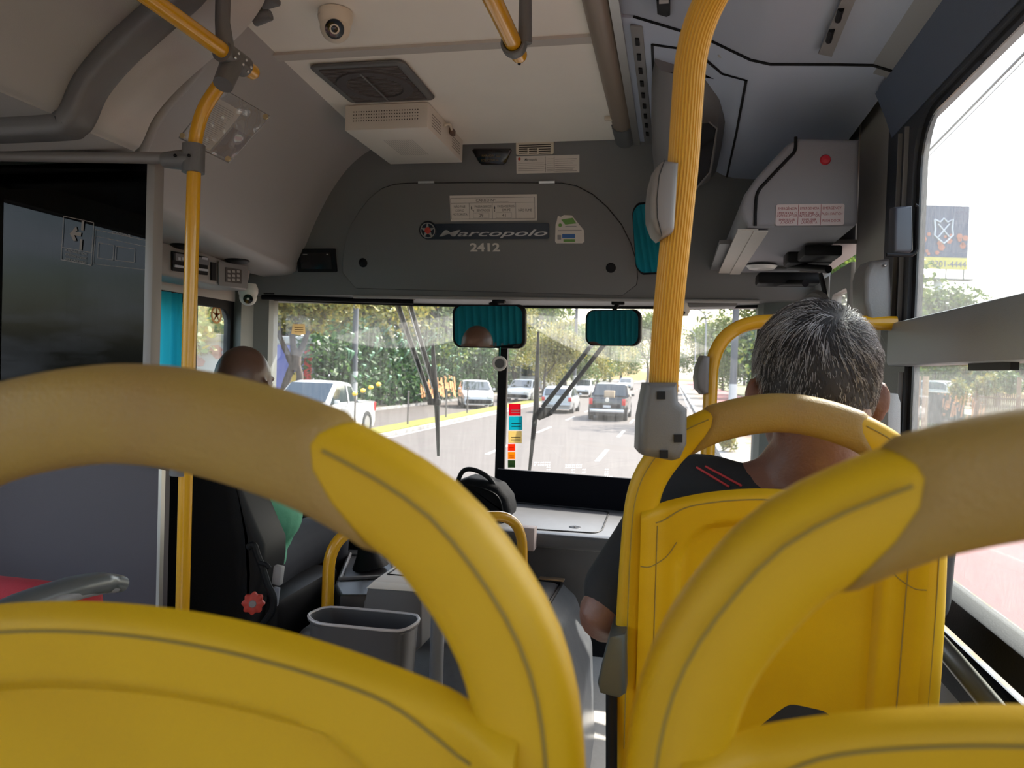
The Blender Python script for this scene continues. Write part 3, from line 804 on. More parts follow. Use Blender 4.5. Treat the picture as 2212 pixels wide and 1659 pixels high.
tx('PASSAGEIROS', .395, .53, .09, W_*.19); tx('SENTADOS', .395, .38, .09, W_*.15); tx('29', .37, .15, .13)
tx('PASSAGEIROS', .655, .53, .09, W_*.19); tx('EM PÉ', .66, .38, .09, W_*.09); tx('41', .63, .15, .13)
tx('NÃO FUME', .87, .36, .10, W_*.15)
for u in (.37, .63):
    a, b = cp(u-.09, .11); c, d = cp(u+.09, .32); FW.ring(m, a, b, c, d, .0005, C, C+.0002)
for u in (.262, .525):
    a, b = cp(u, .52); FW.plate(m, a-.0022, b-.005, a+.0022, b+.004, C, C+.0002); FW.plate(m, a-.0014, b+.0045, a+.0014, b+.0075, C, C+.0002)
a, b = cp(.275, .42); FW.plate(m, a-.003, b, a+.004, b+.002, C, C+.0002); FW.plate(m, a+.003, b-.006, a+.0045, b, C, C+.0002)
a, b = cp(.525, .36); FW.plate(m, a-.0012, b, a+.0012, b+.008, C, C+.0002)
m.build('lettering', INK, root)
# badge
root = thing('maker_badge', FW.pp(1055, 518, C9), 'long black name badge with red centred star on the arched hatch', 'badge')
m = M(); FW.pplate(m, 922, 482, 1185, 516, C9, C9+.006, r=.008)
cq = FW.pp(927, 497, C9); m.lathe(cq, FW.n, [(0, .0075), (.033, .0075), (.0355, .005), (.036, 0)], 36)
m.build('plate', mat('badge navy black', (.008, .012, .022), .3), root)
m = M()
m.lathe(cq, FW.n, [(.0265, .0076), (.0265, .0095), (.0300, .0095), (.0300, .0076)], 36)
for k in range(5):
    t = R(90+72*k); dirv = FW.x*math.cos(t)+FW.y*math.sin(t); per = FW.x*-math.sin(t)+FW.y*math.cos(t)
    q = cq+FW.n*.0077
    m.prism([q+dirv*.010-per*.006, q+dirv*.028-per*.0015, q+dirv*.028+per*.0015, q+dirv*.010+per*.006], FW.n*.0018)
a, b = FW.hit(1066, 509); wA = FW.hit(1182, 497)[0]-FW.hit(949, 497)[0]
FW.text(m, 'Marcopolo', a, b, .0235, C9+.0068, wA, shear=.35, bold=.012)
m.build('lettering', mat('badge silver', (.42, .38, .35), .3, metal=.6), root)
m = M(); m.lathe(cq, FW.n, [(0, .0115), (.012, .0105), (.013, .0076)], 20); m.build('red_centre', mat('badge red', (.45, .035, .02), .4), root)
m = M(); a, b = FW.hit(1049, 542); FW.text(m, '2412', a, b, .0300, C9+.0006, .120, bold=.03)
m.build('vehicle_number', mat('number white', (.62, .58, .53), .5), label='white vehicle number 2412 under the black name badge', cat='number')
# green and blue sticker
root = thing('route_sticker', FW.pp(1231, 525, C9), 'torn white sticker with green and blue prints right of the badge', 'sticker')
m = M(); m.prism([FW.pp(x, y, C9) for x, y in ((1203, 480), (1206, 466), (1213, 468), (1219, 464), (1236, 465), (1262, 497), (1263, 521), (1259, 525), (1203, 525), (1200, 521), (1201, 484))], FW.n*.0008)
m.build('backing', PAPER, root)
m = M(); m.prism([FW.pp(x, y, C9+.001) for x, y in ((1213, 474), (1238, 470), (1246, 482), (1222, 485))], FW.n*.0003); FW.pplate(m, 1218, 516, 1243, 522, C9+.001, C9+.0013)
m.lathe(FW.pp(1211, 486, C9+.001), FW.n, [(0, .0004), (.007, .0004), (.007, 0)], 16); m.build('green_print', mat('sticker green', (.12, .28, .05), .5), root)
m = M(); FW.pplate(m, 1215, 505, 1243, 514, C9+.001, C9+.0013); m.build('blue_print', mat('sticker blue', (.03, .12, .35), .5), root)
m = M(); FW.pplate(m, 1206, 496.5, 1257, 498.5, C9+.001, C9+.0013); FW.pplate(m, 1222, 487.5, 1246, 489, C9+.001, C9+.0013); FW.pplate(m, 1205, 507, 1213, 517, C9+.001, C9+.0013); m.build('fine_print', mat('sticker print grey', (.25, .25, .25), .6), root)
# stop requested display
root = thing('stop_display', FW.pp(1064, 355), 'dark trapezoid display with dim amber words under the ceiling', 'display')
m = M(); bprism(m, [FW.pp(x, y) for x, y in ((1021, 325), (1025, 321), (1103, 321), (1106, 325), (1094, 352), (1088, 356), (1042, 356), (1036, 352))], FW.n*.012, .004); m.build('housing', BLKG, root)
m = M(); a, b = FW.hit(1060, 338.5); FW.text(m, 'PARADA', a-.008, b, .0080, .0126, .046); a, b = FW.hit(1060, 348.5); FW.text(m, 'SOLICITADA', a, b, .0080, .0126, .068)
a, b = FW.hit(1078, 336.5); FW.ring(m, a-.007, b-.003, a+.007, b+.003, .0012, .0124, .0127)
m.build('lettering', mat('dim amber', (.16, .10, .02), .5), root)
# vent grille and maker's plate
root = thing('vent_grille', FW.pp(1156, 334), 'small cream slotted vent grille right of the stop display', 'vent')
m = M(); FW.pplate(m, 1115, 306, 1196, 334, 0, .004, r=.006); m.build('plate', CREAM, root)
m = M(); m.smooth = False
for k, y in enumerate((313, 317.5, 322, 326.5, 331)):
    for x0, x1 in (((1121, 1190),) if k < 2 else ((1121, 1140), (1143, 1161), (1164, 1190))): FW.pplate(m, x0, y-1, x1, y+1, .004, .0043)
m.build('slot', BLK, root)
root = thing('maker_plate', FW.pp(1184, 374), 'cream data plate with name and fine print under the vent grille', 'plate')
m = M(); FW.pplate(m, 1115, 336, 1251, 374, 0, .0012); m.build('plate', PAPER, root)
m = M(); a, b = FW.hit(1147, 347); FW.text(m, 'Marcopolo', a, b, .0085, .0015, .048, shear=.3, bold=.01)
for k, y in enumerate((352, 356, 360, 364, 368)): FW.pplate(m, 1119, y, 1175+5*(k % 2), y+.6, .0012, .0014)
for k, y in enumerate((343, 347.5, 352, 356.5, 361, 365.5, 369)): FW.pplate(m, 1199, y, 1246-4*(k % 3), y+.7, .0012, .0014); FW.pplate(m, 1181, y, 1196, y+.6, .0012, .0014)
FW.pplate(m, 1178, 338, 1178.7, 372, .0012, .0014); FW.pplate(m, 1197, 338, 1197.7, 372, .0012, .0014)
m.build('lettering', INK, root)
m = M(); m.lathe(FW.pp(1122, 343.5), FW.n, [(0, .0018), (.004, .0018), (.0055, .0012)], 14); m.build('red_mark', mat('print red', (.45, .05, .03), .5), root)
# digital display on the left
root = thing('clock_display', FW.pp(685, 587), 'small black box display at the left end of the front panel', 'display')
m = M(); FW.pplate(m, 644, 537, 727, 587, 0, .012, r=.004); m.build('bezel', BLK, root)
m = M(); FW.pplate(m, 652, 545, 718, 580, .012, .0126); m.build('screen', BLKG, root)
m = M(); a, b = FW.hit(662, 549); FW.plate(m, a-.01, b-.001, a+.01, b+.002, .0127, .013); a, b = FW.hit(710, 549); FW.plate(m, a-.004, b-.001, a+.004, b+.002, .0127, .013); m.build('printing', GRYL, root)

# ================================================================== CEILING THINGS
def onceil(px, py, z=.838): return at(px, py, Z=EZ+z)
root = thing('ceiling_camera', onceil(725, 30), 'cream dome camera on the ceiling near the panel joint', 'camera')
b = onceil(725, 26); m = M(); m.lathe(b, (0, 0, -1), [(0, 0), (.040, 0), (.0415, .01), (.040, .022), (.034, .036)], 32); m.build('base', CREAM, root)
c = b-Vector((0, 0, .036)); m = M(); m.sphere(c, .036, 32, 20); m.build('dome', CREAM, root)
d = (CAM+Vector((-.1, 0, -.25))-c).normalized(); m = M(); m.lathe(c+d*.031, d, [(0, .003), (.014, .003), (.022, .006), (.0225, 0)], 28); o = m.build('lens', BLKG, root)
m = M(); m.lathe(c+d*.031, d, [(0, .0075), (.006, .0065), (.0085, .003)], 20); m.build('lens_glass', mat('lens violet', (.02, .02, .03), .05), o)
m = M()
for k, ch in enumerate('Compu'):
    t = R(-62+11*k); nn = Vector((math.sin(t+R(-20+0)), -math.cos(t+R(-20)), 0)); fr = Frame(b+nn*.0412-Vector((0, 0, .017)), Vector((0, 0, 1)).cross(nn)*1, (0, 0, 1))
    fr.text(m, ch, 0, 0, .006, .0004)
m.build('lettering', INK, root)
# round fan in a square louvred frame
root = thing('ceiling_fan_vent', E(-.895, 2.14, .838), 'dark square louvred vent with round centre on the cream ceiling', 'vent')
fr = Frame(E(-.893, 2.14, .838), (1, 0, 0), (0, -1, 0))       # facing down
fr.n = Vector((0, 0, -1))
m = M(); vs = []
bprism(m, [fr.p(a, b) for a, b in rrect(.285, .30, .025)], fr.n*.010, .006, 3); m.build('frame', CLAMP, root)
VD = mat('vent brown grey', (.11, .095, .09), .6)
m = M()
for k in range(26):
    y = -.125+k*.25/25; m.box(fr.p(0, y, .012), (.235, .0045, .004))
m.build('louvre', VD, root)
m = M(); m.lathe(fr.p(0, 0, .009), fr.n, [(.078, 0), (.085, .009), (.112, .009), (.118, 0)], 40); m.build('fan_ring', mat('fan ring dark', (.055, .045, .045), .6), root)
m = M(); m.box(fr.p(0, 0, .019), (.006, .22, .003)); m.build('centre_bar', CLAMP, root)
# white electronics box
root = thing('ceiling_box', E(-.928, 2.52, .755), 'white perforated equipment box under the ceiling behind the round vent', 'box')
bx0, bx1, by0, by1, bz0, bz1 = -1.072, -.79, 2.325, 2.735, .757, .838
m = M(); m.box(E((bx0+bx1)/2, (by0+by1)/2, (bz0+bz1)/2), (bx1-bx0, by1-by0, bz1-bz0), bev=.003); m.build('casing', WHT, root)
HOLE = mat('hole dark', (.03, .025, .022), .8)
m = M()
for i in range(26):
    for j in range(4): m.add([E(bx0+.031+i*.0087+dx, by0-.0006, bz0+.029+j*.0098+dz) for dx, dz in ((0, -.0024), (.0024, 0), (0, .0024), (-.0024, 0))], [[0, 1, 2, 3]], False)
m.build('perforation', HOLE, root)
m = M()
for i in range(14): m.add([E((bx0+bx1)/2-.052+i*.0075+dx, (by0+by1)/2+dy, bz0-.0006) for dx, dy in ((0, -.09), (.003, -.09), (.003, .09), (0, .09))], [[0, 1, 2, 3]], False)
m.build('bottom_slot', mat('slot grey', (.45, .42, .38), .6), root)
m = M()
for g in (.04, .27):
    for j in range(5): m.add([E(bx1+.0006, by0+g+dy, bz0+.018+j*.009+dz) for dy, dz in ((0, 0), (.10, 0), (.10, .0035), (0, .0035))], [[0, 1, 2, 3]], False)
m.build('side_slot', mat('slot shade', (.28, .25, .22), .6), root)
m = M(); m.box(E(bx1+.008, by0+.245, bz1-.02), (.014, .035, .02), bev=.002); m.build('plug', mat('plug brown', (.12, .07, .05), .5), root)
m = M(); m.tube(bez([E(bx1, by0+.17, bz1-.02), E(bx1+.015, by0+.19, bz1-.012), E(bx1+.01, by0+.235, bz1-.018)], 6), .004, 8); m.build('cable', CREAM, root)
m = M(); q = onceil(1315, 253); m.box(q-Vector((0, 0, .005)), (.028, .02, .012), bev=.003)
m.build('ceiling_clip', CREAM, label='tiny cream clip on the ceiling near its right edge', cat='clip')
# document pouch on the cove
po = [at(x, y, D=1.82) for x, y in ((390, 300), (497, 354), (587, 254), (478, 190))]
root = thing('document_pouch', po[1], 'clear plastic pouch holding crumpled papers behind the bent pole', 'pouch')
ux = (po[1]-po[0]); uy = (po[3]-po[0]); nn = ux.cross(uy).normalized(); nn = -nn if nn.dot(fwd) > 0 else nn
def pq(u, v, c=0): return (po[0].lerp(po[1], u)).lerp(po[3].lerp(po[2], u), v)+nn*c
m = M(); m.grid(lambda u, v: pq(.06+.5*u, .04+.80*v, .002+.002*math.sin(9*u+4*v)), 8, 8); m.build('paper', film('pouch paper', (.85, .79, .74), .6), root)
m = M(); random.seed(3)
for k in range(22): m.add([pq(.10+dx*.44, .10+k*.031+dy, .0052) for dx, dy in ((0, 0), (random.uniform(.7, 1), 0), (.9, .006), (0, .006))], [[0, 1, 2, 3]], False)
m.build('print_line', mat('faint print', (.45, .42, .40), .8), root)
m = M(); m.grid(lambda u, v: pq(.60+.36*u, .05+.5*v, .001+.001*math.sin(5*u)), 6, 6); m.build('folded_sheet', film('grey sheet', (.38, .36, .37), .5), root)
m = M(); m.grid(lambda u, v: pq(u, v, .008+.005*mnoise.noise(Vector((u*5, v*7, 1)))+.003*math.sin(14*u+9*v)), 40, 40); m.build('film', GLP, root)
m = M(); m.tube([pq(u, v, .008) for u, v in ((0, 0), (1, 0), (1, 1), (0, 1), (0, 0))], .0017, 6); m.build('hem', mat('pouch hem', (.25, .24, .24), .3), root)
for u, v in ((.04, .05), (.95, .05), (.95, .95)):
    m = M(); m.lathe(pq(u, v, .012), nn, [(0, .002), (.006, .002), (.007, 0)], 14); m.build('eyelet', mat('brass', (.6, .48, .28), .3, metal=.8), root)

# ================================================================== RIGHT DUCT FITTINGS
root = thing('vent_strip', E(-.118, 1.95, .82), 'narrow slotted air strip along the right duct beside the aluminium edge', 'vent')
m = M(); m.box(E(-.115, 2.33, .826), (.030, .96, .006), rot=(0, R(8), 0), bev=.002); m.build('strip', GRYM, root)
for k in range(9):
    m = M(); m.box(E(-.116, 1.93+k*.093, .8215), (.010, .038, .004), rot=(0, R(8), 0)); m.build('slot', BLK, root)
for k, (px, py) in enumerate(((1360, 48), (1461, 72), (1557, 118), (1634, 138), (1420, 98))):
    q = at(px, py, Y=1.87 if k < 4 else 1.98); m = M(); m.lathe(q, (0, -.3, -1), [(0, .004), (.006, .004), (.0075, 0)], 14)
    m.build('screw', GRYL, label='round screw head %s' % ('first along the seam of the right duct', 'second along the seam of the right duct', 'just right of the ribbed pole on the duct seam', 'last along the seam of the right duct', 'at the corner of the duct housing')[k], cat='screw', group='duct screws')
def duct(px, py, off=.001):
    """point on the underside of the right front duct behind a photo pixel"""
    d = at(px, py, D=1.0)-CAM; best = None
    for (x0, z0), (x1, z1) in zip(SR2, SR2[1:7]):
        n_ = Vector((z1-z0, 0, -(x1-x0))); o_ = Vector((x0, 0, z0+EZ)); t = (o_-CAM).dot(n_)/d.dot(n_); q = CAM+d*t
        if min(x0, x1)-.004 <= q.x <= max(x0, x1)+.004 and t > 0: best = q if best is None else best
    return (best or at(px, py, Z=EZ+.70))-Vector((0, 0, off))
root = thing('duct_housing', E(.03, 2.3, .62), 'dark grey bulging housing with black window behind the ribbed pole', 'housing')
m = M(); bp = [at(x, y, Z=EZ+z) for x, y, z in ((1409, 95, .795), (1500, 110, .77), (1560, 160, .72), (1612, 170, .70), (1566, 400, .69), (1470, 400, .76), (1422, 300, .79))]
bp = [duct(x, y) for x, y in ((1409, 95), (1500, 108), (1560, 158), (1612, 172), (1590, 290), (1566, 400), (1500, 430), (1430, 420), (1415, 250), (1409, 95))]
m.tube(bp, .0035, 6); m.build('edge_gap', BLK, root)
m = M()
secs = []
for y, zb, xa, xb in ((2.02, .775, -.075, .10), (2.12, .74, -.085, .115), (2.25, .70, -.088, .12), (2.42, .66, -.088, .12), (2.62, .635, -.085, .115), (2.78, .66, -.07, .10)):
    zt = .82
    secs.append([E(xa, y, zt), E(xa, y, zb+.03), E(xa+.015, y, zb+.008), E(xa+.04, y, zb), E(xb-.06, y, zb), E(xb-.02, y, zb+.01), E(xb, y, zb+.04), E(xb, y, zt-.07)])
vs = [p for s in secs for p in s]; n = 8
fs = [[i*n+k, (i+1)*n+k, (i+1)*n+k+1, i*n+k+1] for i in range(5) for k in range(7)]+[list(range(8)), list(range(40, 48))[::-1]]
m.add(vs, fs, True); m.build('bulge', mat('bulge grey', (.15, .145, .15), .45, bump=(700, .2)), root)
dw = [(1502, 262), (1520, 254), (1549, 278), (1534, 372), (1500, 412), (1486, 400)]
m = M(); m.prism([at(x, y, D=2.15) for x, y in dw], fwd*.02); o = m.build('window', BLKG, root)
m = M(); m.tube([at(x, y, D=2.148) for x, y in dw+dw[:1]], .003, 8); m.build('window_rim', GRYM, o)
root = thing('duct_hatch', at(1430, 12, Y=1.7), 'small dark recessed catch on the right duct at the top edge', 'catch')
m = M(); q = [at(x, y, Z=EZ+.80) for x, y in ((1418, -6), (1448, -6), (1448, 26), (1440, 30), (1420, 24))]; bprism(m, q, Vector((0, 0, -.008)), .002); m.build('recess', BLK, root)
m = M(); m.box(at(1434, 3, Z=EZ+.788), (.02, .012, .004)); m.build('tab', GRYL, root)
# slotted strip near the right wall
root = thing('air_strip', at(1810, 60, Z=EZ+.692), 'grey strip with two long slots near the right wall, top of picture', 'vent')
q = [at(x, y, Z=EZ+.694) for x, y in ((1768, 112), (1797, 118), (1850, -10), (1820, -10))]
m = M(); m.prism(q, (0, 0, -.005)); m.build('strip', GRYM, root)
for x, y in ((1814, 32), (1794, 77)):
    a_ = at(x+3, y-13, Z=EZ+.688); b_ = at(x-4, y+12, Z=EZ+.688); m = M(); m.tube([a_, b_], .006, 8); m.build('slot', BLK, root)

# door mechanism cover
fo = [(1724, 297), (1858, 300), (1856, 340), (1855, 478), (1848, 487), (1650, 491), (1616, 489), (1604, 470), (1599, 448), (1608, 420), (1632, 385), (1668, 345), (1700, 312)]
root = thing('door_gear_cover', E(.3, 2.4, .37), 'angular grey cover over the door gear with a red lettered label', 'cover')
m = M(); bprism(m, [at(x, y, Y=2.0) for x, y in fo], Vector((0, .88, 0)), .012, 3); m.build('casing', mat('cover grey', (.25, .25, .285), .5, bump=(600, .2)), root)
m = M(); m.tube(bez([at(x, y, Y=1.998) for x, y in ((1719, 296), (1717, 325), (1700, 345), (1662, 385), (1637, 415), (1632, 450), (1631, 488))], 6), .004, 8); m.build('gap', BLK, root)
for a_, b_, w_ in (((1616, 492), (1562, 588), .05), ((1644, 495), (1590, 590), .035)):
    p = at(*a_, Y=2.02); q = at(*b_, Y=2.86); z = p.z-.003
    m = M(); m.prism([Vector((p.x-w_/2, p.y, z)), Vector((p.x+w_/2, p.y, z)), Vector((p.x+w_/2, q.y, z)), Vector((p.x-w_/2, q.y, z))], (0, 0, -.004)); m.build('edge_strip', mat('strip pale', (.50, .46, .42), .5), root)
m = M(); m.lathe(at(1645, 575, Z=EZ+.366), (0, 0, -1), [(0, .012), (.04, .010), (.05, 0)], 28); m.build('lamp', mat('lamp lens', (.6, .6, .6), .3), root)
m = M(); m.lathe(at(1783, 345, Y=2.0), (0, -1, 0), [(0, .006), (.010, .005), (.013, 0)], 20); m.build('warning_light', mat('lamp red', (.5, .02, .04), .3), root)
lf = Frame(at(1749, 464, Y=1.9985), (1, 0, 0), (0, 0, 1))
root2 = thing('emergency_label', at(1749, 487, Y=1.998), 'pinkish white emergency label in three languages on the door gear cover', 'label')
m = M(); lf.pplate(m, 1675, 441, 1823, 487, 0, .0008, r=.005); m.build('backing', mat('label pink white', (.62, .52, .53), .5), root2)
m = M(); A = lf.hit(1675, 487); B = lf.hit(1823, 441); LW, LH = B[0]-A[0], B[1]-A[1]
def lt(s, u, v, wd, h=.12): lf.text(m, s, A[0]+LW*u, A[1]+LH*v, LH*h, .0012, LW*wd)
for s, u, v, wd in (('EMERGÊNCIA', .17, .76, .28), ('EMPURRAR O', .17, .53, .29), ('INTERRUPTOR', .17, .40, .30), ('EMPURRAR', .17, .20, .24), ('A PORTA', .17, .07, .19),
                    ('EMERGENCIA', .50, .76, .28), ('EMPUJAR EL', .50, .53, .28), ('INTERRUPTOR', .50, .40, .30), ('EMPUJAR', .50, .20, .21), ('LA PUERTA', .50, .07, .24),
                    ('EMERGENCY', .83, .76, .27), ('PUSH SWITCH', .83, .48, .30), ('PUSH DOOR', .83, .15, .27)): lt(s, u, v, wd)
for u in (.333, .667): lf.plate(m, A[0]+LW*u-.0005, A[1], A[0]+LW*u+.0005, A[1]+LH, .0008, .001)
m.build('lettering', mat('label red', (.28, .02, .03), .5), root2)
# door gear below the cover
root = thing('door_gear', at(1760, 560, Y=2.5), 'black door arm mechanism hanging below the grey cover', 'mechanism')
m = M(); m.box(at(1745, 556, Y=2.45), (.13, .10, .05), bev=.01); m.build('motor', BLK, root)
m = M(); m.box(at(1770, 548, Y=2.3), (.10, .12, .03), bev=.006); m.build('gear_box', BLK, root)
m = M(); m.box(at(1700, 604, Y=2.75), (.2, .1, .04), bev=.01); m.build('cross_member', BLK, root)
m = M(); m.tube([at(1705, 575, Y=2.5), at(1790, 582, Y=2.3)], .011, 10); m.tube([at(1660, 612, Y=2.85), at(1740, 612, Y=2.6)], .012, 10); m.tube([at(1772, 590, Y=2.4), at(1784, 640, Y=2.4), at(1770, 700, Y=2.42)], .007, 8); m.build('arm', BLK, root)
m = M(); m.lathe(at(1760, 670, Y=2.42), (-1, -.8, 0), [(0, .02), (.05, .012), (.06, 0)], 24); m.build('housing', GRYM, root)
m = M(); m.box(at(1655, 745, Y=2.985), (.07, .012, .14)); m.build('notice_board', BLKG, label='dark framed notice by the door, left of the grey-haired head', cat='notice')
# inner ceiling over the entrance
m = M(); m.box(E(.33, 2.72, .395), (.42, .75, .012)); struct(m, 'trim_17', GRYM)
m = M(); bprism(m, [at(x, y, Y=2.98) for x, y in ((1480, 655), (1487, 650), (1580, 648), (1590, 640), (1600, 643), (1590, 662), (1490, 664))], Vector((0, .12, 0)), .004); m.build('sun_visor', GRYM, label='folded grey sun visor above the right end of the windshield', cat='sun visor')

# emergency hammer box, blind bracket
X_ = .478
root = thing('hammer_box', at(1895, 700, X=X_), 'tall grey rounded box on the window pillar above the head', 'box')
m = M(); bprism(m, [at(x, y, D=1.66) for x, y in ((1886, 562), (1924, 558), (1928, 640), (1926, 703), (1888, 702), (1878, 690), (1869, 650), (1869, 600), (1874, 580))], fwd*.07, .010, 3); m.build('casing', mat('box grey', (.19, .185, .19), .35, bump=(300, .25)), root)
for x, y in ((1912, 573), (1916, 690)):
    m = M(); m.sphere(at(x, y, D=1.657), .0035, 10, 6); m.build('rivet', STEEL, root)
m = M(); m.box(at(1931, 693, D=1.68), (.012, .01, .013)); m.build('blue_tab', mat('blue plastic', (.02, .16, .65), .4), root)
root = thing('blind_bracket', at(1955, 548, X=X_), 'black folded bracket clipped to the front edge of the side window', 'bracket')
m = M(); bprism(m, [at(x, y, D=1.60) for x, y in ((1934, 446), (1972, 443), (1974, 540), (1968, 546), (1932, 545))], fwd*.03, .006, 3); m.build('body', mat('bracket blue black', (.05, .055, .075), .4), root)
m = M(); m.tube(fillet([at(x, y, D=1.598) for x, y in ((1976, 443), (1983, 446), (1981, 540), (1970, 552), (1915, 550))], .01), .004, 8); m.build('flange', BLK, root)
m = M(); bprism(m, [at(x, y, D=1.62) for x, y in ((1918, 848), (1941, 850), (1947, 870), (1946, 1010), (1918, 1010))], fwd*.04, .004); m.build('pillar_panel', GRYL, label='pale grey screwed panel low on the window pillar behind the ear', cat='panel')

# ================================================================== LEFT CONSOLE, RADIO
XC = -1.60
fc = Frame(at(345, 600, X=XC), at(540, 622, X=XC)-at(345, 600, X=XC), (0, 0, 1))
root = thing('overhead_console', fc.pp(440, 610), 'grey overhead console with radio, slot and switch panel left of the windshield', 'console')
m = M(); bprism(m, [fc.pp(x, y, -.004) for x, y in ((325, 520), (380, 522), (452, 548), (545, 585), (536, 628), (450, 612), (325, 590))], fc.n*-.16, .01, 3); m.build('casing', mat('console grey', (.27, .25, .24), .5, bump=(400, .2)), root)
m = M(); fc.pplate(m, 372, 549, 448, 590, 0, .004, r=.003); o = m.build('radio_opening', BLK, root)
m = M(); fc.pplate(m, 374, 553, 446, 568, .004, .012, r=.002); m.build('radio', mat('radio face', (.16, .16, .18), .4), o)
m = M()
for x in (378, 386, 394, 402): fc.pplate(m, x, 556, x+5, 562, .012, .0126)
fc.pplate(m, 430, 556, 442, 561, .012, .0126); fc.pplate(m, 374, 577, 446, 582, .004, .01); m.build('radio_key', mat('radio pale', (.5, .52, .58), .4), o)
m = M(); fc.pplate(m, 456, 567, 467, 606, -.002, .0015); m.build('slot', BLK, root)
m = M(); fc.pplate(m, 472, 570, 534, 620, 0, .004, r=.004); o = m.build('switch_panel', GRYM, root)
m = M(); fc.pplate(m, 485, 580, 519, 611, .004, .006, r=.002); m.build('keypad', mat('keypad dark', (.07, .06, .06), .4), o)
m = M()
for i in range(3):
    for j in range(3): fc.pplate(m, 488+i*10, 584+j*9, 494+i*10, 589+j*9, .006, .0072, r=.0008)
m.build('key', GRYL, o)
for px, py in ((398, 530), (512, 562)):
    m = M(); m.sphere(at(px, py, X=XC+.02), (.04, .055, .014)); m.build('speaker_dome', BLK, root)
m = M(); m.lathe(at(604, 531, Y=2.86), (.75, -.5, -.3), [(0, .03), (.014, .03), (.014, .01), (.02, 0)], 20)
m.build('cove_knob', BLK, label='small black knob at the lower front corner of the driver cove', cat='knob')
root = thing('dome_camera', at(535, 625, Y=2.78), 'white dome camera under the overhead console near the driver', 'camera')
c = at(536, 640, Y=2.78); m = M(); m.lathe(c+Vector((0, 0, .05)), (0, 0, -1), [(0, 0), (.030, 0), (.038, .02), (.038, .035), (.032, .054)], 28); m.sphere(c-Vector((0, 0, .004)), .034, 28, 18); m.build('dome', mat('camera white', (.66, .66, .62), .4), root)
d = (CAM-c+Vector((0, 0, -.7))).normalized(); m = M(); m.lathe(c-Vector((0, 0, .004))+d*.027, d, [(0, .006), (.014, .007), (.0185, .008), (.019, 0)], 24); m.build('lens', BLKG, root)
root = thing('dome_camera', at(1478, 668, Y=3.0), 'small pale camera half hidden by the ribbed pole under the visor', 'camera')
c = at(1476, 672, Y=3.0); m = M(); m.lathe(c+Vector((0, 0, .03)), (0, 0, -1), [(0, 0), (.025, 0), (.025, .03), (.018, .048)], 20); m.build('dome', WHT, root)
m = M(); m.sphere(c+Vector((0, -.02, -.008)), .008, 10, 8); m.build('lens', BLKG, root)

# ================================================================== WINDSHIELD THINGS
root = thing('sun_blind', at(730, 650, Y=3.02), 'rolled black sun blind along the top left of the windshield', 'blind')
m = M(); m.tube([at(566, 642, Y=2.97), at(893, 652, Y=3.07)], .0105, 14); m.build('roller', BLK, root)
for px, py, y in ((586, 632, 2.97), (881, 642, 3.07)):
    m = M(); m.box(at(px, py, Y=y), (.06, .04, .022), bev=.006); m.build('bracket', BLK, root)
def mirror(px, py, D, w, h, target, label, r, armtop=None):
    c = at(px, py, D=D); d1 = (CAM-c).normalized(); d2 = (Vector(target)-c).normalized(); n = (d1+d2).normalized()
    x = n.cross(Vector((0, 0, 1))).normalized()*-1; y = n.cross(x)*1
    if y.z < 0: y = -y
    x = y.cross(n)
    f = Frame(c, x, y)
    root = thing('rear_view_mirror', c-Vector((0, 0, h/2)), label, 'mirror')
    def outl(k, cc): return [f.p(a*(1), b+(-.06*h*((a/w*2)**2)*(1 if b > 0 else -1)), cc) for a, b in rrect(w*k, h*k, r, 8)]
    m = M(); bprism(m, outl(1.0, -.020), f.n*.024, .005, 3); m.build('housing', BLK, root)
    m = M()
    pts = outl(.93, .0045); m.add([f.p(0, 0, .0045)]+pts, [[0, i+1, (i+1) % len(pts)+1] for i in range(len(pts))], False); m.build('mirror_glass', MIRR, root)
    if armtop is not None:
        q = at(*armtop, D=D); m = M(); m.tube([f.p(0, h*.45, -.012), q], .009, 12); m.box(q, (.05, .03, .014), bev=.004); m.build('arm', BLK, root)
    return root
HEAD = E(-1.30, 2.02, -.03)
mirror(1055, 705, 2.95, .305, .182, E(-1.30, 1.95, .02), 'large rectangular rear-view mirror over the centre post reflecting teal curtain', .03, (1078, 652))
mirror(1323, 708, 2.95, .232, .150, E(-1.55, 1.66, .1), 'smaller rear-view mirror right of the centre post, reflecting only teal', .03, (1335, 655))
mirror(1403, 515, 2.72, .125, .265, E(-1.5, 1.66, .1), 'tall narrow mirror on the front panel half behind the ribbed pole', .03)
CURT = mat('teal curtain', (.02, .40, .52), .8)
b_ = CURT.node_tree.nodes['Principled BSDF']
tl_ = CURT.node_tree.nodes.new('ShaderNodeBsdfTranslucent'); tl_.inputs['Color'].default_value = (.05, .62, .75, 1)
mx_ = CURT.node_tree.nodes.new('ShaderNodeMixShader'); mx_.inputs['Fac'].default_value = .45
CURT.node_tree.links.new(b_.outputs[0], mx_.inputs[1]); CURT.node_tree.links.new(tl_.outputs[0], mx_.inputs[2])
CURT.node_tree.links.new(mx_.outputs[0], CURT.node_tree.nodes['Material Output'].inputs['Surface'])
def curtain(path, z0, z1, label, folds, amp):
    m = M(); n = folds*8
    P = bez(path, 10); L_ = len(P)-1
    def f(u, v):
        t = u*L_; i = min(int(t), L_-1); p = P[i].lerp(P[i+1], t-i); d = (P[i+1]-P[i]).normalized(); nr = Vector((-d.y, d.x, 0))
        return Vector((p.x, p.y, z0+(z1-z0)*v))+nr*amp*math.sin(2*PI*folds*u)*(1-.3*v)
    m.grid(f, n, 6)
    return m.build('curtain', CURT, label=label, cat='curtain')
curtain([(-1.80, 2.22, 0), (-1.80, 2.44, 0), (-1.795, 2.52, 0)], EZ-.5, EZ+.24, 'pale teal curtain bunched in the driver side window', 5, .018)
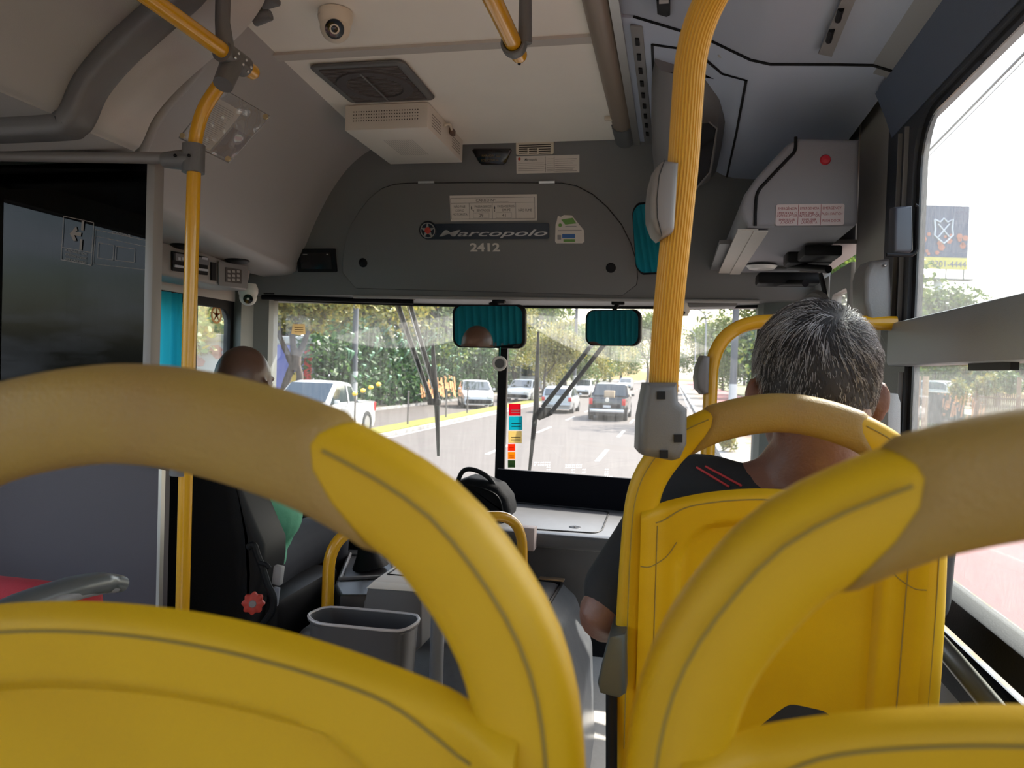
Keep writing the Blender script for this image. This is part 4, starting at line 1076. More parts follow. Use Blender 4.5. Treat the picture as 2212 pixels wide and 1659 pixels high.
curtain([(-1.80, 1.68, 0), (-1.5, 1.63, 0), (-1.23, 1.63, 0)], EZ-.14, EZ+.44, 'deep teal curtain behind the dark partition, seen in the mirrors', 12, .016)
# things stuck on the glass
def wplate(pts, mt, name, label, cat, group=None, off=.006):
    m = M(); q = [ws(x, y, off) for x, y in pts]; m.prism(q, (0, .0012, 0)); return m.build(name, mt, label=label, cat=cat, group=group)
for k, (x0, y0, x1, y1, col, nm, lb) in enumerate(((1099, 872, 1125, 898, (.55, .03, .07), 'red', 'crimson square sticker, topmost beside the centre post'),
        (1099, 899, 1128, 929, (.03, .42, .48), 'teal', 'turquoise square sticker below the crimson one'),
        (1098, 931, 1127, 957, (.62, .52, .28), 'cream', 'cream paper sticker below the turquoise one'),
        (1097, 959, 1113, 974, (.70, .10, .02), 'orange', 'small orange-red sticker under the cream one'),
        (1097, 976, 1113, 992, (.75, .33, .02), 'amber', 'small amber sticker between the orange-red and green ones'),
        (1097, 994, 1113, 1010, (.02, .28, .09), 'green', 'small green sticker, lowest beside the centre post'))):
    o = wplate([(x0, y0), (x1, y0), (x1, y1), (x0, y1)], film('sticker '+nm, col), 'window_sticker', lb, 'sticker', 'stickers beside the centre post')
    m = M(); mx0 = x0+(x1-x0)*.2
    for j in range(2): m.add([ws(x, y, .0078) for x, y in ((mx0, y0+(y1-y0)*(.5+.2*j)), (x1-2, y0+(y1-y0)*(.5+.2*j)), (x1-3, y0+(y1-y0)*(.58+.2*j)), (mx0, y0+(y1-y0)*(.58+.2*j)))], [[0, 1, 2, 3]], False)
    m.build('printing', mat('sticker print '+nm, tuple(c*.35 for c in col) if k else (.8, .6, .6), .6), o)
o = wplate([(632, 700), (658, 700), (660, 722), (645, 724), (629, 721)], film('note paper', (.80, .66, .42)), 'paper_note', 'small cream paper note stuck high on the left pane', 'note')
m = M()
for j in range(3): m.add([ws(x, y, .0078) for x, y in ((636, 706+5*j), (655, 706+5*j), (655, 708+5*j), (636, 708+5*j))], [[0, 1, 2, 3]], False)
m.build('printing', mat('note print', (.5, .3, .15), .7), o)
def dots(x, y, pat, label):
    m = M()
    for j, row in enumerate(pat):
        for i, ch in enumerate(row):
            if ch == 'o':
                c = ws(x+i*4.6-j*.2, y+j*5.2, .004)
                m.add([c+Vector((.0030*math.cos(t)+.0012*math.sin(t), -.001, .0026*math.sin(t))) for t in [R(60*k) for k in range(6)]], [[0, 1, 2, 3, 4, 5]], False)
    m.build('dotted_lettering', film('dot white', (.95, .95, .95), .9), label=label, cat='lettering', group='white dotted letters low on the right pane')
dots(1155, 999, ('oooooooo', 'o.oooooo', '......oo', '......oo'), 'white dotted letter low on the right pane, nearest the centre post')
dots(1223, 1004, ('oooooooo', 'oooooooo', '...oo...oo', '...oo...oo'), 'white dotted letter low on the right pane, second from the centre post')
dots(1308, 1014, ('oo', 'oo', 'oo', 'oooo'), 'white dotted letter low on the right pane, third from the centre post')
dots(1373, 1022, ('oo', 'oo'), 'white dotted mark low on the right pane beside the yellow seat')
# hanging ornament
root = thing('hanging_ornament', at(1079, 800, D=2.9), 'white ringed dark ornament hanging below the large mirror', 'ornament')
c = at(1079, 785, D=2.9); m = M(); m.lathe(c, -fwd, [(.017, -.004), (.022, .002), (.027, .002), (.029, -.004)], 20); m.build('fluffy_ring', mat('ornament white', (.7, .66, .62), .9), root)
m = M(); m.lathe(c, -fwd, [(0, .001), (.017, .0), (.018, -.004)], 20); m.build('centre', mat('ornament dark', (.09, .09, .09), .6), root)
m = M(); m.tube([c+Vector((0, 0, .028)), at(1081, 742, D=2.955)], .0022, 6); m.build('cord', mat('cord green', (.04, .4, .3), .6), root)
# steering wheel picture on the driver window
root = thing('wheel_sticker', at(467, 695, X=-1.845), 'brown round sticker shaped like a spoked wheel on the driver window', 'sticker')
c = at(467, 680, X=-1.850); m = M(); yy = Vector((0, 1, 0)); zz = Vector((0, 0, 1))
m.lathe(c, (1, 0, 0), [(.028, 0), (.028, .002), (.037, .002), (.037, 0)], 32); m.build('rim', film('sticker brown', (.38, .16, .05)), root)
m = M(); m.lathe(c, (1, 0, 0), [(0, .0012), (.028, .0012)], 32); m.build('disc', film('sticker cream', (.75, .6, .38)), root)
m = M()
for k in range(5):
    t = R(90+72*k); dv = yy*math.cos(t)+zz*math.sin(t); pv = yy*-math.sin(t)+zz*math.cos(t); q = c+Vector((.0016, 0, 0))
    m.prism([q-pv*.006, q+dv*.028-pv*.0015, q+dv*.028+pv*.0015, q+pv*.006], (.001, 0, 0))
m.build('spoke', MATS['sticker brown'], root)

# wipers outside
WB = mat('wiper dark', (.008, .011, .012), .5, spec=.2); WSH = mat('wiper sheen', (.55, .56, .56), .3, metal=.5)
def wpt(px, py): return ws(px, py, -.06)
root = thing('wiper', wpt(940, 870), 'left windshield wiper with twin arms from above and upright blade', 'wiper')
for (a0, a1) in (((858, 650), (932, 868)), ((884, 650), (946, 860))):
    m = M(); m.tube([wpt(*a0), wpt(*a1)], .010, 10); o = m.build('arm', WB, root)
    m = M(); m.tube([wpt(a0[0]-5, a0[1])+Vector((0, -.012, 0)), wpt(a1[0]-10, a1[1]-20)+Vector((0, -.012, 0))], .0035, 8); m.build('sheen_strip', WSH, o)
m = M(); m.tube([wpt(935, 741), wpt(938, 800), wpt(944, 880), wpt(947, 985)], [.008, .012, .013, .007], 10); m.build('blade', WB, root)
m = M(); m.box(wpt(938, 868), (.06, .03, .03), bev=.006); m.build('hinge_block', WB, root)
root = thing('wiper', wpt(1180, 890), 'right windshield wiper with upright blade and arms rising to the right', 'wiper')
for (a0, a1) in (((1172, 880), (1296, 722)), ((1190, 892), (1330, 712))):
    m = M(); m.tube([wpt(*a0), wpt(*a1)], .010, 10); m.build('arm', WB, root)
m = M(); m.tube([wpt(1163, 716), wpt(1161, 780), wpt(1158, 880), wpt(1144, 1016)], [.005, .009, .013, .007], 10); m.build('blade', WB, root)
m = M(); m.prism([wpt(1157, 880), wpt(1190, 880), wpt(1193, 896), wpt(1165, 908), wpt(1153, 900)], (0, .03, 0)); m.build('hinge_block', WB, root)
# ================================================================== PARTITION BEHIND THE DRIVER
YP = 1.60
root = thing('driver_partition', E(-1.5, YP, -1.25), 'dark glass partition with grey frame and grey lower panel behind the driver', 'partition')
xr = at(340, 600, Y=YP).x; xg = at(322, 600, Y=YP).x
zt = at(200, 352, Y=YP).z; zm = at(200, 905, Y=YP).z
m = M(); m.box(((xr+xg)/2, YP, (zt+zm)/2), (xr-xg, .035, zt-zm), bev=.003); m.build('upright', mat('upright grey', (.25, .235, .23), .45), root)
m = M(); m.tube([Vector((-1.86, YP-.035, at(0, 338, Y=YP).z)), at(372, 342, Y=YP-.035)], .0135, 14); m.build('top_bar', mat('bar grey', (.17, .155, .15), .4), root)
m = M(); m.box(((-1.86+xg)/2, YP, (zt+zm)/2), (xg+1.86, .005, zt-zm)); m.build('smoked_glass', GLD, root)
xlp = at(356, 1150, Y=YP).x
m = M(); m.box(((-1.86+xlp)/2, YP, zm/2-.02), (xlp+1.86, .03, zm-.04)); m.build('lower_panel', mat('partition panel', (.062, .052, .062), .6, bump=(300, .1)), root)
m = M(); m.box((xlp-.002, YP-.012, zm/2-.02), (.008, .014, zm-.04)); m.build('edge_strip', ALU, root)
m = M(); m.box((-1.54, YP, zm+.01), (.64, .04, .035)); m.build('middle_bar', MATS['bar grey'], root)
m = M(); m.tube([Vector((-1.86, YP-.03, zm+.03)), at(392, 1012, Y=YP-.03)], .012, 12); m.build('lower_bar', MATS['bar grey'], root)
pf = Frame(at(165, 520, Y=YP-.004), (1, 0, 0), (0, 0, 1))  # reflected exit notice, drawn as flat marks on the partition glass
root = thing('exit_reflection', pf.pp(165, 570), 'faint arrow and exit notice, a reflection drawn on the dark glass partition', 'sticker')
m = M(); m.smooth = False
def line(f, m, p, q, t):
    a = Vector(f.hit(*p)+(0,)); b = Vector(f.hit(*q)+(0,)); d = (b-a).normalized(); n_ = Vector((-d.y, d.x, 0))*t/2
    m.add([f.p(v.x, v.y, .0006) for v in (a-n_, b-n_, b+n_, a+n_)], [[0, 1, 2, 3]], False)
c4 = [(138, 467), (203, 481), (197, 573), (132, 561)]
for i in range(4): line(pf, m, c4[i], c4[(i+1) % 4], .0016)
line(pf, m, (134, 534), (199, 546), .0012)
m.add([pf.p(*pf.hit(*p), .0008) for p in ((151, 505), (165, 489), (168, 498), (163, 500), (176, 503), (175, 511), (161, 508), (166, 520), (160, 521))], [[0, 1, 2, 3, 4, 5, 6, 7, 8]], False)
line(pf, m, (180, 475), (178, 498), .007); line(pf, m, (176, 517), (174, 540), .007)
rt = math.atan2(-(560-550), 70)
for k, s in enumerate(('SAÍDA DE EMERGÊNCIA', 'SALIDA DE EMERGENCIA', 'EMERGENCY EXIT')):
    a, b = pf.hit(165-k*.8, 540+k*9.5); pf.text(m, s, a, b-.002, .0062, .0007, .062, flipx=False, rot=PI-.18)
for i in range(4):
    q4 = [(206, 496), (318, 520), (314, 583), (201, 570)]; line(pf, m, q4[i], q4[(i+1) % 4], .001)
line(pf, m, (206, 510), (316, 533), .0008)
for bx_ in ((213, 524, 246, 562), (251, 532, 292, 567)):
    x0, y0, x1, y1 = bx_
    for p_, q_ in (((x0, y0), (x1, y0+6)), ((x1, y0+6), (x1-2, y1)), ((x1-2, y1), (x0-2, y1-5)), ((x0-2, y1-5), (x0, y0))): line(pf, m, p_, q_, .0011)
a, b = pf.hit(262, 503); pf.text(m, 'EMERGENCIA', a, b, .0055, .0007, .05, rot=PI-.2)
m.build('print', mat('reflection print grey', (.20, .17, .15), .7), root)

# ================================================================== RED SEAT AT THE LEFT EDGE
root = thing('priority_seat', E(-.95, 1.15, -1.25), 'red seat low at the left edge with a grey curved armrest', 'seat')
m = M(); m.box(at(20, 1320, D=1.42), (.36, .09, .12), rot=(R(-10), 0, 0), bev=.035, seg=3)
m.build('red_backrest', mat('red fabric', (.30, .005, .012), .8, bump=(200, .3)), root)
m = M(); q = at(20, 1320, D=1.42); m.tube([Vector((q.x, q.y+.05, 0)), Vector((q.x, q.y+.02, q.z-.05))], .03, 12); m.box((q.x, q.y+.2, q.z-.45), (.4, .4, .06), bev=.02); m.build('seat_base', GRYD, root)
m = M(); m.tube(bez([at(x, y, D=d) for x, y, d in ((-60, 1350, 1.05), (40, 1308, 1.12), (150, 1272, 1.2), (230, 1258, 1.28), (262, 1262, 1.31))], 6), [.020]*6+[.021]*6+[.022]*6+[.018]*6+[.009], 14, sect=[(a*.8, b*1.2) for a, b in rrect(2, 2, .9, 4)])
m.build('armrest', mat('armrest grey', (.09, .095, .095), .3), root)
m = M(); m.tube(bez([at(x, y, D=d) for x, y, d in ((60, 1322, 1.11), (150, 1288, 1.18), (225, 1270, 1.26), (250, 1268, 1.29))], 6), .010, 10); m.build('armrest_trim', GRYM, root)

# ================================================================== DRIVER PLACE
m = M(); m.box(E(-1.17, 2.40, -1.05), (1.33, 1.55, .38)); struct(m, 'trim_18', mat('cab floor black', (.03, .03, .032), .7))
root = thing('driver_seat', E(-1.25, 2.0, -.86), 'black driver seat with grey side bolster and red recline knob', 'seat')
DB = mat('driver seat black', (.010, .010, .011), .8, spec=.15, bump=(300, .3))
bk = [(345, 860), (470, 845), (490, 1000), (512, 1080), (525, 1160), (530, 1240), (530, 1345), (520, 1420), (345, 1420)]
m = M(); bprism(m, [at(x, y, Y=1.80) for x, y in bk], Vector((0, .13, 0)), .03, 4); m.build('backrest', DB, root)
m = M(); bprism(m, [at(x, y, Y=1.815) for x, y in ((470, 960), (490, 990), (512, 1050), (540, 1118), (566, 1178), (566, 1215), (560, 1260), (545, 1300), (522, 1320), (525, 1240), (520, 1160), (500, 1070))], Vector((0, .14, 0)), .02, 4)
m.build('side_bolster', mat('bolster charcoal', (.014, .014, .015), .6, spec=.25), root)
m = M(); m.box(at(560, 1400, Y=2.15), (.48, .50, .16), bev=.05, seg=4); m.build('seat_cushion', DB, root)
m = M(); q = at(540, 1420, Y=2.1); m.box((q.x, q.y, .50), (.40, .40, .2), bev=.03); m.build('pedestal', BLK, root)
kc = at(548, 1302, Y=1.74); kd = Vector((.35, -.93, .1)).normalized()
m = M(); ring = []
for (rr_, h) in ((0, .016), (.017, .016), (.0255, .012), (.026, 0), (.018, -.012), (.012, -.03)): ring.append((rr_, h))
a_ = kd.orthogonal().normalized(); b_ = kd.cross(a_); vs = []
for (rr_, h) in ring:
    for k in range(56):
        t = 2*PI*k/56; q_ = rr_*(1+.10*math.cos(8*t)*(rr_ > .015)); vs.append(kc+kd*h+(a_*math.cos(t)+b_*math.sin(t))*max(q_, 1e-5))
m.add(vs, [[i*56+k, i*56+(k+1) % 56, (i+1)*56+(k+1) % 56, (i+1)*56+k] for i in range(5) for k in range(56)])
o = m.build('recline_knob', mat('knob red', (.45, .04, .025), .45), root)
m = M(); m.lathe(kc+kd*.0165, kd, [(0, .002), (.008, .002), (.0095, 0)], 16); m.build('knob_cap', mat('cap grey', (.22, .2, .2), .5), o)
m = M(); m.tube(bez([at(x, y, Y=1.74) for x, y in ((536, 1182), (548, 1178), (556, 1200), (566, 1225), (578, 1262), (590, 1290), (588, 1320), (570, 1345), (558, 1362))], 5), .009, 8)
m.tube(bez([at(x, y, Y=1.735) for x, y in ((560, 1216), (575, 1220), (582, 1228))], 3), .006, 8); m.build('harness', BLKR, root)
m = M(); m.box(at(601, 1242, Y=1.85), (.026, .02, .052), rot=(0, R(6), 0), bev=.005); o = m.build('belt_buckle', GRYL, root)
m = M(); m.box(at(596, 1288, Y=1.86), (.018, .008, .05), rot=(0, R(6), 0), bev=.002); m.build('buckle_strap', mat('strap grey', (.3, .32, .36), .5), o)

# dashboard
DG = mat('dash grey', (.10, .10, .105), .42, bump=(500, .3), noise=(12, .4, .8, (.12, .12, .125)))
SHZ = -.572
root = thing('dashboard', E(-.5, 2.9, -1.25), 'grey dashboard shelf with flush locker lid under the right pane', 'dashboard')
m = M()
top = [at(1090, 1147, Z=EZ+SHZ), at(1340, 1166, Z=EZ+SHZ), at(1372, 1098, Z=EZ+SHZ)]
bk_ = [Vector((-.10, 3.24, EZ+SHZ)), Vector((-.80, 3.28, EZ+SHZ))]
poly = [Vector((-.72, top[0].y+.01, EZ+SHZ)), top[0], top[1], Vector((top[1].x+.06, 2.95, EZ+SHZ)), Vector((top[1].x+.10, 3.24, EZ+SHZ)), bk_[1]]
bprism(m, poly, Vector((0, 0, -.05)), .012, 4); m.build('shelf', DG, root)
m = M()
po2 = [p+Vector((0, .02 if i < 3 else 0, -.05)) for i, p in enumerate(poly)]
low = [Vector((p.x-.0, p.y+(.14 if i < 3 else 0), .30)) for i, p in enumerate(po2)]
low[1].x = -.5; m.hexa([low[0], low[2], low[4], low[5], po2[0], po2[2], po2[4], po2[5]]); m.build('front_face', DG, root)
lid = [(1128, 1142), (1286, 1152), (1300, 1146), (1316, 1106), (1160, 1090), (1100, 1086)]
lp = [at(x, y, Z=EZ+SHZ+.001) for x, y in lid]
m = M(); m.tube(fillet(lp, .03, 5), .0035, 6); m.build('lid_gap', BLK, root)
m = M(); q = at(1242, 1139, Z=EZ+SHZ); m.lathe(q, (0, 0, 1), [(0, .001), (.010, .0015), (.021, .0015), (.023, 0)], 24); o = m.build('lid_latch', BLK, root)
m = M(); m.box(q+Vector((0, 0, .004)), (.004, .022, .006)); m.build('latch_grip', STEEL, o)
m = M(); q = at(1259, 1091, Z=EZ+SHZ+.003); m.box(q, (.055, .008, .003)); m.build('lid_hinge', GRYL, root)
m = M(); zt2 = at(1100, 1014, Y=3.24).z
m.prism([Vector((-.735, 3.235, EZ+SHZ)), Vector((-.735, 3.235, zt2)), Vector((.32, 3.12, zt2)), Vector((.32, 3.12, EZ+SHZ-.0))], (0, .02, 0))
m.build('upstand', mat('upstand blue black', (.004, .0045, .008), .7, spec=.08), root, label='black upright panel under the windshield')
root = thing('instrument_panel', E(-1.3, 2.95, -.86), 'black driver instrument panel below the left pane', 'dashboard')
m = M(); bprism(m, [E(-1.80, y, z) for y, z in ((2.72, -.86), (2.66, -.60), (2.72, -.52), (2.86, -.48), (3.22, -.50), (3.22, -.86))], Vector((.95, 0, 0)), .02, 3); m.build('body', BLKR, root)
m = M(); m.box(E(-1.3, 2.70, -.50), (.42, .03, .12), rot=(R(35), 0, 0), bev=.01); m.build('gauge_cluster', BLKG, root)
root = thing('steering_wheel', E(-1.3, 2.55, -.5), 'large black steering wheel in front of the driver', 'steering wheel')
sc0 = E(-1.3, 2.50, -.34); q = Euler((R(-32), 0, 0)).to_matrix()
m = M(); m.tube([sc0+q @ Vector((.225*math.cos(t), .225*math.sin(t), 0)) for t in [2*PI*k/40 for k in range(40)]], .015, 10, closed=True); m.build('rim', BLKR, root)
m = M()
for k in range(3): t = R(90+120*k); m.tube([sc0+q @ Vector((0, 0, -.03)), sc0+q @ Vector((.22*math.cos(t), .22*math.sin(t), 0))], .011, 8)
m.sphere(sc0+q @ Vector((0, 0, -.03)), .05, 16, 10); m.build('spokes', BLKR, root)
m = M(); m.tube([sc0+q @ Vector((0, 0, -.04)), sc0+q @ Vector((0, 0, -.22))], .035, 12); m.build('column', BLKR, root)
# bag on the dashboard
bagc = at(1040, 1075, Y=2.86)
root = thing('black_bag', Vector((bagc.x, bagc.y, EZ+SHZ)), 'black soft bag with carry handle standing on the dashboard', 'bag')
m = M(); bo = [(960, 1120), (952, 1090), (975, 1045), (1008, 1033), (1042, 1038), (1075, 1052), (1095, 1078), (1101, 1105), (1099, 1118)]
bprism(m, [at(x, y, Y=2.76) for x, y in bo], Vector((0, .16, 0)), .03, 4); m.build('body', mat('bag nylon', (.007, .007, .008), .8, spec=.1, bump=(90, .6)), root)
m = M(); m.tube(bez([at(x, y, Y=2.79) for x, y in ((985, 1050), (999, 1019), (1020, 1014), (1048, 1026), (1066, 1045), (1070, 1062))], 6), .009, 10); m.build('handle', BLKR, root)
m = M(); m.tube(bez([at(x, y, Y=2.758) for x, y in ((965, 1090), (1000, 1050), (1045, 1056), (1080, 1080), (1088, 1145))], 6), .003, 6); m.build('zip', BLK, root)

# engine cover, console, bin, gear lever
root = thing('engine_cover', E(-.6, 2.2, -1.25), 'glossy dark grey engine cover beside the front seat', 'engine cover')
ZC = EZ-.72
ec = mat('engine cover grey', (.115, .12, .13), .28, bump=(260, .25), noise=(25, .45, .75, (.15, .155, .16)))
far = at(1236, 1262, Z=ZC)
m = M()
A_ = [(-1.0, ZC-.05), (-.96, ZC), (-.385, ZC), (-.30, ZC-.06), (-.21, ZC-.30), (-.19, .0), (-1.0, .0)]
B_ = [(-1.0, ZC-.05), (-.96, ZC), (-.36, ZC), (-.30, ZC-.05), (-.24, ZC-.20), (-.22, .0), (-1.0, .0)]
n = len(A_); m.add([Vector((x, 1.90, z)) for x, z in A_]+[Vector((x, far.y+.05, z)) for x, z in B_], [[i, (i+1) % n, n+(i+1) % n, n+i] for i in range(n)]+[list(range(n)), [n+i for i in range(n)][::-1]], False)
bm = bmesh.new(); vv = [bm.verts.new(v) for v in m.v]
for f_ in m.f: bm.faces.new([vv[i] for i in f_])
bmesh.ops.recalc_face_normals(bm, faces=bm.faces); bmesh.ops.bevel(bm, geom=list(bm.edges), offset=.015, segments=3, profile=.5, affect='EDGES')
m = M(); m.frombm(bm, True); m.build('shell', ec, root)
m = M(); m.tube([Vector((-.365, 1.93, ZC-.005)), Vector((-.345, far.y, ZC-.002)), Vector((-.8, far.y+.02, ZC+.002))], .006, 6); m.build('gap', BLK, root)
m = M(); q = at(1192, 1251, Z=ZC+.006); m.box(q, (.085, .03, .006), bev=.001); m.build('hinge', mat('hinge bronze', (.45, .33, .22), .35, metal=.7), root)
root = thing('side_console', E(-.66, 2.1, -.72), 'beige topped console box pointing at the dashboard, behind the waste bin', 'console')
zc_ = EZ-.545
cs = [(-.745, -.06), (-.735, -.02), (-.715, 0), (-.615, 0), (-.592, -.02), (-.588, -.15), (-.63, -.19), (-.745, -.19)]
m = M(); bprism(m, [Vector((x, 1.80, zc_+z)) for x, z in cs], Vector((0, .64, 0)), .006, 3); m.build('body', mat('console charcoal', (.10, .09, .085), .45), root)
m = M(); bprism(m, [Vector((x, 1.795, zc_+z)) for x, z in ((-.738, -.018), (-.716, .004), (-.612, .004), (-.594, -.014))], Vector((0, .65, 0)), .003, 2); o = m.build('lid', mat('console beige', (.72, .64, .55), .4), root)
m = M(); m.tube([Vector((x, y, zc_+.0045)) for x, y in ((-.705, 1.86), (-.625, 1.86), (-.625, 2.38), (-.705, 2.38), (-.705, 1.86))], .002, 6); m.build('lid_groove', BLK, o)
root = thing('waste_bin', at(785, 1400, D=1.6), 'dark grey oblong waste bin with pale rim, open at the top', 'bin')
rim = [(668, 1333), (682, 1322), (716, 1314), (800, 1320), (888, 1329), (902, 1336), (903, 1343), (893, 1352), (872, 1362), (845, 1364), (760, 1356), (690, 1348)]
rim = bez([at(x, y, Z=EZ-.525) for x, y in rim], 3, closed=True); rc = sum(rim, Vector())/len(rim)
zb = EZ-.855; n = len(rim)
def ringz(k, z, ins=0): return [Vector((rc.x+(p.x-rc.x)*k, rc.y+(p.y-rc.y)*k, z)) for p in rim]
loops = [ringz(.80, zb), ringz(.99, rim[0].z-.008), ringz(1.03, rim[0].z-.004), ringz(1.03, rim[0].z+.002), ringz(.97, rim[0].z+.002), ringz(.955, rim[0].z-.01), ringz(.77, zb+.01)]
m = M(); m.add([p for l in loops for p in l], [[i*n+k, i*n+(k+1) % n, (i+1)*n+(k+1) % n, (i+1)*n+k] for i in range(6) for k in range(n)]+[list(range(n))[::-1], [6*n+k for k in range(n)]], True)
m.build('body', mat('bin grey', (.05, .046, .047), .4), root)
m = M(); m.tube(ringz(1.012, rim[0].z+.002), .0032, 8, closed=True); m.build('rim', mat('bin rim', (.38, .34, .33), .35), root)
root = thing('gear_lever', at(790, 1270, D=2.3), 'black gear lever with boot behind the low yellow hoop', 'gear lever')
g0 = at(795, 1262, Z=EZ-.70)
m = M(); bprism(m, [at(x, y, Z=EZ-.66) for x, y in ((722, 1262), (752, 1186), (880, 1190), (880, 1250), (830, 1285), (735, 1285))], Vector((0, 0, -.058)), .01, 3); m.build('base', mat('lever base', (.05, .05, .055), .4), root)
m = M(); m.tube([at(x, y, Z=EZ-.655) for x, y in ((735, 1250), (757, 1196), (850, 1200), (850, 1245), (735, 1250))], .006, 8); m.build('frame', GRYM, root)
lv = at(800, 1225, Z=EZ-.655)
m = M(); m.tube([lv, lv+Vector((-.01, 0, .05)), lv+Vector((-.025, 0, .09))], [.06, .035, .018], 16); m.build('boot', BLKR, root)
m = M(); m.tube([lv+Vector((-.02, 0, .08)), at(776, 1165, D=2.25)], .010, 10); m.sphere(at(775, 1160, D=2.25), (.024, .024, .03), 16, 10); m.build('knob', BLK, root)
m = M(); random.seed(5); cb = at(880, 1200, Y=2.3)
for k in range(3): m.tube(bez([cb+Vector((.01*k, 0, -.02)), cb+Vector((.02+.012*k, .05, .03)), cb+Vector((.05, .12, .0+.01*k))], 6), .0028, 6)
m.build('cable', mat('copper cable', (.55, .28, .2), .5), label='thin copper coloured cables beside the beige console', cat='cable')
m = M(); m.box(at(1140, 1162, Y=2.60), (.055, .05, .08), bev=.004); m.build('paper_box', mat('paper box', (.45, .36, .33), .6), label='small pale box standing on the cover behind the low hoop', cat='box')

m = M(); m.tube([at(1985, 1340, X=.455), at(2060, 1425, X=.455), at(2160, 1545, X=.455)], .016, 12); m.build('wall_pipe', mat('pipe grey', (.12, .13, .135), .35), label='grey pipe running along the wall below the side window', cat='pipe')
# ================================================================== OUTSIDE: ground
RZ = EZ-2.35
def G(px, py): return at(px, py, Z=RZ)
ASPH = mat('asphalt', (.082, .068, .061), .85, noise=(1.2, .35, .75, (.070, .058, .052)))
m = M(); m.box((-3.9, 70, RZ-.05), (10.6, 360, .1)); struct(m, 'road', ASPH)
m = M(); m.box((-12.6, 70, RZ-.05), (4.6, 360, .1)); struct(m, 'road_opposite', ASPH)
CURB = mat('kerb white', (.28, .27, .26), .8, noise=(3, .4, .7, (.17, .165, .16)))
m = M(); m.box((-9.72, 70, RZ+.04), (1.2, 360, .16)); struct(m, 'median', CURB)
m = M(); m.box((-9.72, 70, RZ+.13), (.92, 360, .05)); struct(m, 'median_grass', mat('median grass', (.20, .18, .02), .95, noise=(4, .35, .7, (.11, .13, .02))))
m = M(); m.box((-14.95, 70, RZ+.05), (.25, 360, .16)); m.box((1.48, 70, RZ+.05), (.22, 360, .18)); struct(m, 'kerb', CURB)
m = M(); m.box((-35, 70, RZ+.02), (40, 360, .14)); struct(m, 'ground', mat('dusty ground', (.17, .14, .11), .9, noise=(.6, .35, .7, (.10, .11, .05))))
m = M(); m.box((2.0, 70, RZ+.06), (.85, 360, .14)); struct(m, 'sidewalk', mat('sidewalk beige', (.20, .17, .135), .9, noise=(2, .4, .7, (.165, .14, .115))))
m = M(); m.box((2.8, 70, RZ+.05), (.8, 360, .14)); struct(m, 'path_edge', mat('orange strip', (.27, .145, .06), .9, noise=(3, .45, .6, (.22, .20, .18))))
m = M(); m.box((5.4, 70, RZ+.05), (4.4, 360, .14)); struct(m, 'cycle_path', mat('red paving', (.22, .06, .06), .9, noise=(2.5, .4, .7, (.19, .065, .06))))
m = M(); m.box((28, 70, RZ+.09), (41, 360, .24)); struct(m, 'lawn', mat('lawn', (.11, .12, .035), .95, noise=(.8, .35, .7, (.17, .14, .08))))
PAINTW = mat('road paint', (.32, .31, .29), .7)
k = 0
for x in (-4.9, -1.88):
    for i in range(14):
        y = (G(1080, 970).y if x < -4 else G(1300, 983).y) - 7.9 + i*7.9
        m = M(); m.box((x, y, RZ+.004), (.12, 3.2, .008))
        m.build('lane_dash', PAINTW, label=('%swhite lane dash in the %s line of dashes ahead of the bus' % (('nearest visible ', 'second nearest ', 'third nearest ')[i-1] if 0 < i < 4 else '', 'left' if x < -4 else 'right')), cat='road marking', group='lane dashes')
m = M(); m.box((-8.95, 70, RZ+.004), (.13, 360, .008)); m.box((1.15, 70, RZ+.004), (.12, 360, .008)); struct(m, 'edge_line', PAINTW)

